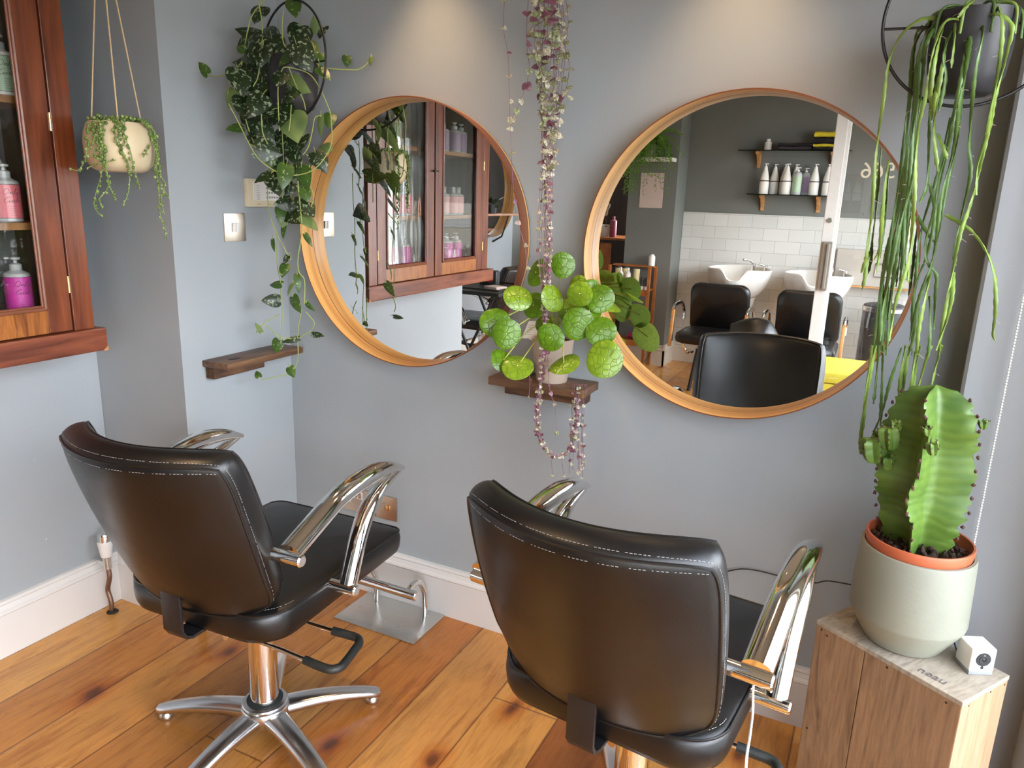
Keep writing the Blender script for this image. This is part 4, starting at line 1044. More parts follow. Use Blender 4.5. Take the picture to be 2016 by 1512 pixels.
    st.build('stems', [mat_leaf('rhipsalis_dark', '#5c7a3e', trans=.08, var=.3), mat_leaf('rhipsalis_bright', '#86a24c', trans=.1, var=.3)], t, recalc=False, angle=80)
    hr.build('aerial_roots', M['paper'], t)
rhipsalis()

# ------------------------------------------------------------------ string of hearts falling from the ceiling
def hearts():
    P0 = Vector((1.035, -.165, 1.4))
    t = thing('hanging_string_of_hearts', 'long purple-grey string-of-hearts vine hanging between the two mirrors and looped over the shelf', 'hanging plant', (.99, -.155, 2.12))
    c = (.99, -.155, 2.10)
    MB().lathe([(.0, 0), (.045, 0), (.055, .08), (.058, .085), (.052, .085), (.05, .075), (.0, .072)], c, 32).build('pot', M['pot_black'], t)
    for a in (90, 210, 330):
        a = math.radians(a); MB().tube([(c[0]+.055*math.cos(a), c[1]+.055*math.sin(a), 2.183), (c[0], c[1], H)], .001, 6).build('hanging_wire', M['black_metal'], t)
    rr = random.Random(5); st = MB(); lf = MB(); K = 1.5757
    def P(x, y, off=0): return atd(x, y, P0, off)
    def leaf(p, s, m, ang=None):
        tip, n, side = frame_dirs(ang if ang is not None else rr.uniform(20, 160), .9, rr)
        heart_leaf(lf, p, tip, n, side, s, 1.05, m=m, fold=.1, curl=.1)
    strands = []
    for k in range(15):      # the main bundle
        x0 = 1052+k*4.3+rr.uniform(-3, 3); xs = 1074+rr.uniform(-11, 11)
        pts = [None, (x0, 0), (x0+rr.uniform(-5, 5), 90), ((x0+xs)/2+rr.uniform(-8, 8), 220), (xs+rr.uniform(-8, 8), 350), (xs+rr.uniform(-5, 5), 480), (xs*.5+1074*.5, 600), (1072+rr.uniform(-7, 7), 700)]
        if k % 5 < 3:          # goes on into the U-shaped loop
            d = rr.uniform(-8, 8); pts += [(1066+d, 770), (1062+d, 820), (1068+d, 865), (1092+d*.6, 895-d*.4), (1118+d*.3, 888-d*.4), (1132+d*.4, 855), (1137+d*.5, 800), (1140+d, 762)]
        strands.append((pts, rr.uniform(-.005, .02)))
    for k in range(9):        # free ends right of the loop
        x0 = 1126+k*3.2; e = rr.uniform(880, 952)
        strands.append(([(x0+2, 756), (x0, 790), (x0-2+rr.uniform(-4, 4), 850), (x0-3+rr.uniform(-6, 6), e)], rr.uniform(-.005, .02)))
    strands += [([None, (994, 0), (1001, 120), (1004, 235), (1008, 330), (1013, 400), (1022, 445), (1034, 490), (1038, 545)], .0), ([None, (1040, 0), (1038, 95), (1042, 140), (1024, 200), (1005, 238)], .0),
                ([(1078, 690), (1080, 740), (1084, 775), (1096, 800)], .01), ([(1042, 730), (1043, 760), (1040, 790)], .01), ([None, (1100, 0), (1112, 90), (1120, 120), (1118, 160), (1106, 200), (1098, 260), (1090, 330)], .01),
                ([None, (1062, 0), (1042, 60), (1036, 80), (1050, 105), (1068, 112)], .01), ([(1093, 800), (1096, 850)], .0), ([(1085, 905), (1088, 935)], 0), ([(1105, 900), (1110, 935)], 0)]
    for pts, off in strands:
        Q = []
        for i, p in enumerate(pts):
            if p is None: Q.append(Vector((c[0]+rr.uniform(-.04, .04), c[1]-rr.uniform(.0, .04), 2.185)))
            else:
                o = off
                if p[1] > 735 and p[0] > 1120 and p[1] < 800: o = off-.02
                Q.append(P(p[0], p[1], o))
        C = catmull(Q, 12); st.tube(C, .00075, 4, m=0)
        acc = 0; nxt = rr.uniform(.01, .03)
        for i in range(1, len(C)):
            acc += (C[i]-C[i-1]).length
            if acc > nxt:
                acc = 0; z = C[i].z; big = z > 1.45; sep = len(pts) > 5 and pts[1] and pts[1][0] < 1000
                nxt = rr.uniform(.020, .045) if not sep else .055
                s = rr.uniform(.013, .021) if big else rr.uniform(.006, .012)
                if sep: s = .012
                mm = rr.choice((0, 0, 0, 1, 2)) if big else rr.choice((0, 1, 1, 3, 0, 2))
                a = rr.uniform(0, 180)
                leaf(C[i], s, mm, a if not sep else 20)
                if rr.random() < .6: leaf(C[i], s*.9, mm, 180-a if not sep else 160)
    for (x, y, s) in ((1075, 95, .02), (1090, 85, .02), (1078, 120, .019), (1100, 105, .017), (1120, 170, .017), (1124, 190, .016), (1078, 175, .018), (1092, 190, .018), (1070, 185, .017), (1075, 230, .015), (1068, 240, .014), (1080, 30, .016), (1095, 60, .016)):
        leaf(P(x, y, .022), s, rr.choice((0, 2, 2)), rr.uniform(40, 140))
    st.build('stems', plain('heart_vine_stem', '#7a5560', .6), t)
    lf.build('leaves', [mat_leaf('heart_leaf_grey', '#a0977c', '#d8d4c4', sc=260, thr=.5, trans=.15), mat_leaf('heart_leaf_plum', '#7b4a5c', trans=.15), mat_leaf('heart_leaf_green', '#8c9468', '#c6c8a6', sc=260, thr=.52, trans=.15), mat_leaf('heart_leaf_pink', '#b39c96', trans=.2)], t, recalc=False, angle=80)
hearts()

# ------------------------------------------------------------------ pilea on the middle shelf
def pilea():
    cx, cy, z0 = 1.032, -.066, .892
    t = thing('potted_coin_plant', 'round-leaved bright green plant in a stone-coloured pot on the shelf between the mirrors', 'potted plant', (cx, cy, z0))
    c = (cx, cy, z0)
    MB().lathe([(.0, 0), (.043, 0), (.045, .004), (.049, .052), (.053, .054), (.0585, .118), (.0585, .124), (.054, .124), (.051, .112), (.0, .110)], c, 48).build('pot', M['pot_stone'], t)
    MB().lathe([(.0, .116), (.052, .116)], c, 32).build('soil', M['soil'], t)
    rr = random.Random(9); P0 = Vector((cx+.01, cy-.09, 1.1)); lf = MB(); st = MB()
    core = Vector((cx, cy, z0+.125))
    # px, py, radius px, squash, tilt angle, nearer
    L = [(1108,522,24,.85,20,.0),(1055,536,27,.5,95,-.02),(1020,584,28,.9,60,.03),(1090,586,27,.65,100,.03),(1141,578,25,.9,70,.02),(1182,588,27,.95,40,.0),(974,635,29,.95,0,.02),(997,657,29,.9,10,.06),(1050,601,25,.8,90,-.03),(1138,638,31,.85,10,.05),(1183,652,29,.95,40,.04),(1083,665,27,.8,35,.07),(992,708,26,.75,60,.02),(1019,720,30,.85,170,.05),(1110,714,30,.5,150,.08),(1190,707,36,.95,60,.07),(1160,612,24,.75,20,.0),(1115,612,22,.6,60,-.02),(1203,600,22,.5,30,-.02),(1135,560,20,.6,100,-.03),(1070,640,20,.6,80,-.02),(1165,572,22,.7,120,-.02)]
    for (px, py, r, sq, ang, near) in L:
        p = atd(px, py, P0, near+(.05 if px > 1150 else .03 if px > 1110 else 0)); d = (p-CAM).length; R_ = r*d/FPX*1.03
        a = math.radians(ang); ax = RGT*math.cos(a)-UPV*math.sin(a); tl = math.acos(min(1, sq))*rr.choice((1, 1, -1))
        n = (-FWD+Vector((0, 0, .22))).normalized(); n = Matrix.Rotation(tl*.75, 3, ax) @ n; n.normalize()
        e1 = (ax-n*ax.dot(n)).normalized(); e2 = n.cross(e1)
        V = [p]; F = []; sg = 26; rg = 5; wav = rr.uniform(0, 6)
        for q in range(1, rg+1):
            for k in range(sg):
                th = 2*PI*k/sg; rad = R_*q/rg*(1+.035*math.sin(2*th+wav)+.02*math.sin(3*th))
                h = .10*R_*(q/rg)**2*math.sin(2*th+wav)-.16*R_*(q/rg)**2+ (.03*R_ if q == rg-1 else 0)
                V.append(p+e1*rad*math.cos(th)+e2*rad*math.sin(th)+n*h)
        for k in range(sg): F.append([0, 1+k, 1+(k+1) % sg])
        for q in range(rg-1):
            for k in range(sg): F.append([1+q*sg+k, 1+q*sg+(k+1) % sg, 1+(q+1)*sg+(k+1) % sg, 1+(q+1)*sg+k])
        lf.add(V, F, rr.choice((0, 0, 1)))
        nb = p-n*.002; mid = (core+nb)/2 + Vector((0, 0, .035+abs(nb.x-core.x)*.25)) - n*.015
        st.tube(catmull([core+Vector((rr.uniform(-.01, .01), rr.uniform(-.01, .01), -.01)), core.lerp(mid, .5)+Vector((0, 0, .02)), mid, nb], 7), [.0016]*22, 6)
        lf.ball(p+n*.0006, .0016, 6, 4, m=2)
    st.tube([core+Vector((0, 0, -.02)), core+Vector((0, 0, .03))], .005, 8)
    lf.build('foliage', [mat_leaf('coin_leaf', '#587f14', rough=.28, trans=.18, veins=55, var=.2), mat_leaf('coin_leaf_yellowish', '#74931d', rough=.28, trans=.22, veins=60, var=.25), M['cone_yellow']], t, recalc=False, angle=80)
    st.build('stems', plain('petiole_green', '#a5ad52', .4), t)
pilea()
def tag_card():
    q = [(1041, 632), (1063, 632), (1056, 667), (1027, 666)]
    a = [atd(x, y, (.985, -.045, 1.02)) for x, y in q]; n = (a[1]-a[0]).cross(a[3]-a[0]).normalized()*.0012
    t = thing('plant_label', 'small off-white printed plant tag tucked behind the round-leaved plant', 'tag', a[3])
    MB().add(a+[v+n for v in a], [[0, 1, 2, 3], [7, 6, 5, 4], [0, 4, 5, 1], [1, 5, 6, 2], [2, 6, 7, 3], [3, 7, 4, 0]]).build('card', M['white_plastic'], t, smooth=False)
    b = MB(); low = a[2]*.5+a[3]*.5; b.tube([low, Vector((1.0, -.03, .98)), Vector((1.005, -.04, .905)), Vector((1.01, -.035, .893))], .0015, 6).build('stake', M['white_plastic'], t)
    b = MB(); u = (a[1]-a[0]); v = (a[3]-a[0]); s_ = -n*.15 if n.dot(FWD) > 0 else n*1.1
    for k in range(5):
        p = a[0].lerp(a[3], .25+.13*k); q_ = p+u*.9; b.tube([p+u*.15+s_, p+u*(.75-.1*(k % 2))+s_], .0004, 4)
    b.build('print', M['pale_ink'], t)
tag_card()

# ------------------------------------------------------------------ upright wooden crate with cactus and camera
CR = -32.3; ca = math.radians(CR)
def crate():
    cx, cy = 1.997, -.296; t = thing('wooden_crate', 'old wooden wine crate standing on end under the cactus pot', 'crate', (cx, cy, 0), ca)
    L, D, Z = .328, .174, .480; th = .012
    b = MB(); b.box((-L*.5+L*.185, -D/2+th/2, Z/2-.004), (L*.37-.002, th, Z-.010), .0012); b.box((L*.185, -D/2+th/2, Z/2-.004), (L*.63-.002, th, Z-.010), .0012)
    b.box((-L*.5+L*.185, D/2-th/2, Z/2-.004), (L*.37-.002, th, Z-.010), .0012); b.box((L*.185, D/2-th/2, Z/2-.004), (L*.63-.002, th, Z-.010), .0012)
    b.build('side_boards', M['crate'], t, world=False, smooth=False)
    b = MB(); b.box((L/2-.008, 0, Z/2-.004), (.016, D-.001, Z-.010), .0012); b.box((-L/2+.008, 0, Z/2-.004), (.016, D-.001, Z-.010), .0012)
    b.build('end_boards', M['crate_end'], t, world=False, smooth=False)
    MB().box((0, 0, .006), (L, D, .012), .001).build('bottom_board', M['crate'], t, world=False, smooth=False)
    b = MB(); b.box((0, 0, Z-.0055), (L+.002, D+.002, .011), .0018)
    tp = b.build('top_board', M['crate_top'], t, world=False, smooth=False)
    m = MB()
    for (x, z) in ((-.15, .462), (-.135, .455), (.01, .462), (.135, .46), (-.15, .2), (.14, .2)): m.cyl((x, -D/2-.0003, z), (x, -D/2+.004, z), .0026, seg=8)
    for (y, z) in ((-.06, .462), (.02, .465), (.075, .462)): m.cyl((L/2+.0003, y, z), (L/2-.004, y, z), .0024, seg=8)
    m.build('nails', M['black_metal'], t, world=False)
    mt = Matrix.Translation((.088, -.058, Z+.0006)) @ Matrix.Rotation(math.radians(3), 4, 'Z')
    text_mb('neau', .030, mt, .0004).build('stencil_lettering', M['pale_ink'], tp, world=False, smooth=False)
    return t
crate()
def cactus_body(mb, ar, base, top, R0, rot, nr=4, scal=.045, seed=0, npz=60, ribw=.26, r_in=.34):
    rr = random.Random(seed); base, top = Vector(base), Vector(top); ax = (top-base); H_ = ax.length; ax.normalize()
    e1 = Vector((1, 0, 0)); e1 = (e1-ax*e1.dot(ax)).normalized(); e2 = ax.cross(e1); sg = nr*20; V = []; F = []
    ph = [rr.uniform(0, 6) for _ in range(nr)]; ph2 = [rr.uniform(0, 6) for _ in range(nr)]
    def rad(th, h, z):
        best = 0; tw = 0
        for k in range(nr):
            a = rot+2*PI*k/nr + .10*math.sin(z*26+ph[k])+.05*math.sin(z*61+ph2[k]); d = (th-a+PI) % (2*PI)-PI
            q = math.exp(-(abs(d)/ribw)**1.2)*(1+.035*math.sin(z*2*PI/.030+ph[k])*math.exp(-(abs(d)/.15)**2))
            best = max(best, q)
        tp = max(0, 1-max(0, (h-.66)/.34)**2.3)**.55; bt = .72+.28*min(1, h/.25)
        return R0*(r_in+(1-r_in)*best)*tp*bt
    for j in range(npz+1):
        h = j/npz; z = h*H_
        for i in range(sg):
            th = 2*PI*i/sg; r = max(rad(th, h, z), .0005); V.append(base+ax*(z+.012*(r/R0)*(0 if h > .97 else 1))+(e1*math.cos(th)+e2*math.sin(th))*r)
    for j in range(npz):
        for i in range(sg): F.append([j*sg+i, j*sg+(i+1) % sg, (j+1)*sg+(i+1) % sg, (j+1)*sg+i])
    F.append([npz*sg+i for i in range(sg)]); mb.add(V, F)
    for k in range(nr):
        z = .012
        while z < H_*.985:
            h = z/H_; a = rot+2*PI*k/nr + .10*math.sin(z*26+ph[k])+.05*math.sin(z*61+ph2[k]); r = rad(a, h, z)
            p = base+ax*(z+.010)+(e1*math.cos(a)+e2*math.sin(a))*r; s_ = R0/.095
            ar.ball(p, .0032*max(.45, min(1, s_)), 7, 5, (1, 1, 1.4)); 
            for q in range(2): ar.ball(p+Vector((rr.uniform(-1, 1), rr.uniform(-1, 1), rr.uniform(-1, 1)))*.003, .0020*max(.45, s_), 6, 4)
            z += .030*max(.4, min(1, s_))
def cactus():
    cx, cy = 1.985, -.268
    t = thing('potted_cactus', 'tall ribbed green cactus in a terracotta-rimmed pot inside a sage planter on the crate', 'cactus', (cx, cy, .48)); c = (cx, cy, .4805)
    MB().lathe([(.0, 0), (.074, 0), (.079, .003), (.1145, .064), (.1165, .071), (.112, .215), (.110, .221), (.104, .221), (.102, .2), (.0, .19)], c, 72).build('outer_pot', M['pot_sage'], t, angle=24)
    MB().lathe([(.090, .200), (.098, .202), (.103, .226), (.1045, .240), (.103, .2435), (.099, .243), (.096, .225), (.090, .215)], c, 64).build('inner_pot', M['terracotta'], t)
    s = MB(); s.grid(lambda u, v: Vector((cx+.096*v*math.cos(2*PI*u), cy+.096*v*math.sin(2*PI*u), .48+.218+.006*math.sin(9*v*math.cos(2*PI*u)*3)+.004*math.sin(23*v+7*u*6)+.01*(1-v))), 40, 14, closed_u=True); 
    rr = random.Random(4)
    for k in range(110):
        a = rr.uniform(0, 2*PI); q = .093*math.sqrt(rr.random()); s.ball((cx+q*math.cos(a), cy+q*math.sin(a), .704+rr.uniform(0, .008)), rr.uniform(.002, .0065), 6, 4)
    s.build('soil', M['soil'], t)
    m, n, b = _nodes('cactus_skin'); v = coords(n)
    f = noise(n, v, 12, 3); w_ = n.nodes.new('ShaderNodeTexWave'); w_.inputs['Scale'].default_value = 16; w_.inputs['Distortion'].default_value = 9.0; w_.inputs['Detail Scale'].default_value = .6; w_.bands_direction = 'Z'; n.links.new(v, w_.inputs['Vector'])
    cc = ramp(n, f, [(.3, hexc('#456427')), (.7, hexc('#6a8638'))]); cc = mixrgb(n, .3, cc, ramp(n, w_.outputs['Fac'], [(.2, (.6, .72, .5)), (.7, (1.15, 1.1, 1.0))]), 'MULTIPLY')
    n.links.new(cc, b.inputs['Base Color']); b.inputs['Roughness'].default_value = .42; bump(n, b, w_.outputs['Fac'], .15, .003)
    body = MB(); ar = MB()
    cactus_body(body, ar, (1.978, -.268, .690), (1.966, -.262, 1.054), .092, math.radians(258), 4, seed=3, ribw=.19, r_in=.24)
    nv_ = len(body.v)
    def merge(a_, b_): a_.add(b_.v, b_.f, 1); a_.m[-len(b_.f):] = [1]*len(b_.f)
    merge(body, ar); am = plain('areole_brown', '#4b2c24', .8, 0, .3, 200)
    body.build('stem', [m, am], t, angle=70)
    for (px, py, h, r, rot, off) in ((1722, 905, .055, .027, .3, .02), (1752, 880, .05, .022, 1.0, .03), (1765, 852, .03, .012, .2, .03), (1735, 868, .028, .014, .9, .0), (1838, 893, .026, .013, .5, .105), (1826, 855, .016, .009, .5, .10), (1936, 842, .018, .010, .2, .0), (1748, 920, .03, .016, .4, .02), (1712, 892, .02, .012, .9, .02)):
        p = atd(px, py+8, (1.975, -.265, .9), off); pups = MB(); ar = MB(); cactus_body(pups, ar, p, p+Vector((-.2*h, -.1*h, h)), r, rot, 5, seed=int(px), npz=14, ribw=.4, r_in=.5)
        merge(pups, ar); pups.build('offshoot', [m, am], t, angle=70)
cactus()
def security_camera():
    az = math.radians(296); n = Vector((math.cos(az), math.sin(az), 0)); side = Vector((-n.y, n.x, 0)); c = Vector((2.117, -.318, .4805)); R = Matrix((side, -n, Vector((0, 0, 1)))).transposed()
    t = thing('security_camera', 'small white cube camera with a black lens on the crate corner', 'camera', c)
    MB().box(c+Vector((0, 0, .0335)), (.050, .050, .052), .0035, R, seg=3).build('case', M['white_plastic'], t)
    MB().box(c+Vector((0, 0, .0045)), (.049, .049, .009), .0015, R).build('foot', M['grey_plastic'], t)
    f = c+n*.0252+Vector((0, 0, .036)); RX = R @ Matrix.Rotation(PI/2, 3, 'X')
    ln = MB().lathe([(.0, .0012), (.004, .0012), (.0045, .0022), (.009, .0024), (.0098, .0015), (.0145, .0015), (.0152, 0)], f, 32, R=RX).build('lens', M['dark'], t)
    MB().lathe([(.0, .0026), (.0022, .0022), (.0035, .0012)], f, 20, R=RX).build('lens_glass', M['black_metal'], ln)
    MB().lathe([(.0, .0018), (.0012, .0018)], f+Vector((0, 0, .010)), 10, R=RX).build('sensor_dot', M['white_plastic'], ln)
    MB().lathe([(.0, .0008), (.0030, .0008), (.0034, 0)], f-Vector((0, 0, .0185))+n*0, 16, R=RX).build('microphone', M['dark'], t)
    t2 = MB().tube(catmull([c-n*.02+Vector((0, 0, .006)), c-n*.035+Vector((-.01, .01, .004)), Vector((2.07, -.18, .484)), Vector((1.95, -.09, .487)), Vector((1.83, -.05, .47)), Vector((1.79, -.02, .44)), Vector((1.74, -.012, .43)), Vector((1.60, -.010, .425)), Vector((1.50, -.010, .35)), Vector((1.46, -.012, .25)), Vector((1.44, -.03, .02)), Vector((1.44, -.04, .004))], 7), .0018, 8)
    tag(t2.build('camera_cable', M['black_plastic']), 'thin black cable running behind the crate along the wall to the floor', 'cable')
security_camera()
b = MB(); x, y = 2.099, -.158
k = 0
while .55+k*.0062 < 2.2: b.ball((x, y, .55+k*.0062), .0027, 7, 5); k += 1
b.tube([(x, y, .55), (x, y, 2.2)], .0007, 5)
t = thing('blind_chain', 'white beaded blind cord hanging in front of the window column on the right', 'blind cord', (x, y, .55))
b.build('bead_chain', M['white_plastic'], t)
MB().box2((x-.008, -.166, .535), (x+.008, -.129, .56), .003).build('tensioner', M['white_plastic'], t)
MB().box2((2.05, -.18, 2.19), (2.25, -.129, 2.249), .01).build('blind_bracket', M['white_plastic'], t)

# ------------------------------------------------------------------ far end of the salon, seen in the right mirror
def washbasin(cx, lab):
    t = thing('hair_washbasin', lab, 'basin', (cx, -4.35, 0), 0, 'white backwash basins')
    A, B_ = .255, .27; c = Vector((cx, -4.36, 0))
    def rim(th):   # neck notch on the +y side
        d = (th-PI/2+PI) % (2*PI)-PI; return .885-.085*math.exp(-(d/.30)**4)-.01*math.cos(th)**2
    def outer(u, v):
        th = 2*PI*u; z = .645+(rim(th)-.645)*v; k = .42+.58*math.sin(v*PI/2)**.62
        return c+Vector((A*k*math.cos(th), B_*k*math.sin(th), z))
    def inner(u, v):
        th = 2*PI*u; z = rim(th)-(rim(th)-.70)*math.sin(v*PI/2); k = (.93)*(1-v)**.55+.001
        return c+Vector((A*k*math.cos(th), B_*k*math.sin(th), z))
    m = MB(); m.grid(outer, 64, 16, closed_u=True); m.grid(inner, 64, 16, closed_u=True)
    V = []; F = []
    for i in range(64):
        V += [outer(i/64, 1), (outer(i/64, 1)+inner(i/64, 0))/2+Vector((0, 0, .008)), inner(i/64, 0)]
    for i in range(64):
        j = (i+1) % 64
        for q in range(2): F.append([i*3+q, j*3+q, j*3+q+1, i*3+q+1])
    m.add(V, F); m.build('bowl', M['porcelain'], t, angle=50)
    m = MB(); m.lathe([(.10, 0), (.10, .05), (.085, .2), (.10, .5), (.135, .655), (.0, .66)], (cx, -4.46, 0), 32, sy=.9); m.build('pedestal', M['porcelain'], t)
    m = MB(); bx, by = cx+.085, -4.50; m.cyl((bx, by, .84), (bx, by, .925), .016, seg=16, bev=.003); m.tube([(bx, by, .915), (bx-.03, by+.03, .945), (bx-.075, by+.07, .95)], .009, 10)
    m.build('tap', M['chrome'], t)
    m = MB(); m.cyl((bx+.10, by+.02, .86), (bx+.10, by+.02, .915), .014, seg=14, bev=.003); m.tube([(bx+.10, by+.02, .905), (bx+.05, by+.05, .92)], .009, 10); m.build('shower_head', M['chrome'], t)
washbasin(.785, 'white washbasin with chrome tap behind the left backwash chair, seen in the right mirror')
washbasin(1.385, 'white washbasin partly behind the door post, seen in the right mirror')
def backwash_chair(cx, cy, lab, rz=0):
    t = thing('backwash_chair', lab, 'chair', (cx, cy, 0), rz, 'black backwash chairs')
    def cushion(w, h, th, R_, n=10):
        out = []
        for (sx_, sz_, a0) in ((1, 1, 0), (-1, 1, 90), (-1, -1, 180), (1, -1, 270)):
            for k in range(n+1): a = math.radians(a0+90*k/n); out.append((sx_*(w/2-R_)+R_*math.cos(a), sz_*(h/2-R_)+R_*math.sin(a)))
        return out
    def slabmesh(mb, w, h, th, R_, mtx):
        O = cushion(w, h, th, R_); n = len(O); V = []; F = []
        for (s_, d) in ((.90, -th/2), (.98, -th/2+.008), (1.0, 0), (.98, th/2-.008), (.90, th/2)):
            for x, y in O: V.append(mtx @ Vector((x*s_, y*s_, d)))
        for q in range(4):
            for k in range(n): F.append([q*n+k, q*n+(k+1) % n, (q+1)*n+(k+1) % n, (q+1)*n+k])
        for q, d in ((0, -th/2-.006), (4, th/2+.012)):
            c_ = len(V); V.append(mtx @ Vector((0, 0, d)))
            for k in range(n): F.append([q*n+k, q*n+(k+1) % n, c_])
        mb.add(V, F)
    b = MB(); slabmesh(b, .45, .40, .07, .07, Matrix.Translation((0, -.20, .60)) @ Matrix.Rotation(math.radians(90-14), 4, 'X')); b.build('backrest', M['leather'], t, world=False, angle=60)
    b = MB(); slabmesh(b, .47, .46, .075, .09, Matrix.Translation((0, .03, .415))); b.build('seat', M['leather'], t, world=False, angle=60)
    for s_ in (-1, 1):
        X = .265*s_
        a = MB().tube(catmull([(X, -.17, .50), (X, -.16, .575), (X, -.08, .635), (X, .06, .648), (X, .15, .640), (X, .19, .615)], 6), .014, 12, sq=(.8, 1.2)).build('armrest', M['chrome'], t, world=False)
        MB().box((X, .195, .48), (.022, .030, .28), .006, Matrix.Rotation(math.radians(8), 3, 'X')).build('arm_post', M['oak_light'], a, world=False)
    b = MB(); 
    for sx_ in (-1, 1): b.tube(catmull([(sx_*.17, .20, .375), (sx_*.14, .16, .30), (sx_*.13, -.05, .28), (sx_*.13, -.2, .29)], 5), .010, 8)
    b.build('under_frame', M['chrome'], t, world=False)
    for sx_ in (-1, 1):
        for sy_ in (-1, 1): MB().tube([(sx_*.08, sy_*.08, .32), (sx_*.11, sy_*.13, .0)], .014, 10).build('leg', M['black_metal'], t, world=False)
backwash_chair(.74, -3.72, 'black leather backwash chair in front of the left basin, seen in the right mirror')
backwash_chair(1.385, -3.70, 'black leather backwash chair behind the door post, seen in the right mirror')
def stool():
    t = thing('saddle_stool', 'black saddle-shaped stool between the two backwash chairs, seen in the right mirror', 'stool', (1.15, -3.15, 0))
    m = MB()
    def top(u, v, k):
        x = -.17+.34*u; y = -.17+.34*v; z = .605+.045*math.sin(u*PI*1.2-.3)-.20*max(0, u-.72)**1.3*2.6-.05*(2*v-1)**2+.02*math.cos((2*v-1)*PI)
        e = 1-.0*u; return Vector((1.14+x*(1-.18*(2*v-1)**2), -3.15+y*(1-.25*(2*u-1)**2), z-k))
    m.grid(lambda u, v: top(u, v, 0), 24, 18); m.grid(lambda u, v: top(u, v, .06-.045*max(abs(2*u-1), abs(2*v-1))**3), 24, 18)
    V = []; F = []; P = [(i/23, 0) for i in range(24)]+[(1, j/17) for j in range(1, 18)]+[(i/23, 1) for i in range(22, -1, -1)]+[(0, j/17) for j in range(16, 0, -1)]
    for (u, v) in P: V += [top(u, v, 0), top(u, v, .015)]
    for i in range(len(P)): j = (i+1) % len(P); F.append([2*i, 2*j, 2*j+1, 2*i+1])
    m.add(V, F); m.build('saddle', M['leather'], t, angle=60)
    MB().box((1.22, -3.15, .47), (.10, .2, .10), .02, Matrix.Rotation(.5, 3, 'Y')).build('wooden_shell', M['oak'], t)
    MB().cyl((1.15, -3.15, .05), (1.15, -3.15, .52), .022, seg=18).build('column', M['chrome'], t)
    for k in range(5):
        a = 2*PI*k/5; MB().tube([(1.15, -3.15, .07), (1.15+.22*math.cos(a), -3.15+.22*math.sin(a), .045), (1.15+.23*math.cos(a), -3.15+.23*math.sin(a), .0)], [.02, .014, .014], 10).build('leg', M['alu'], t)
stool()
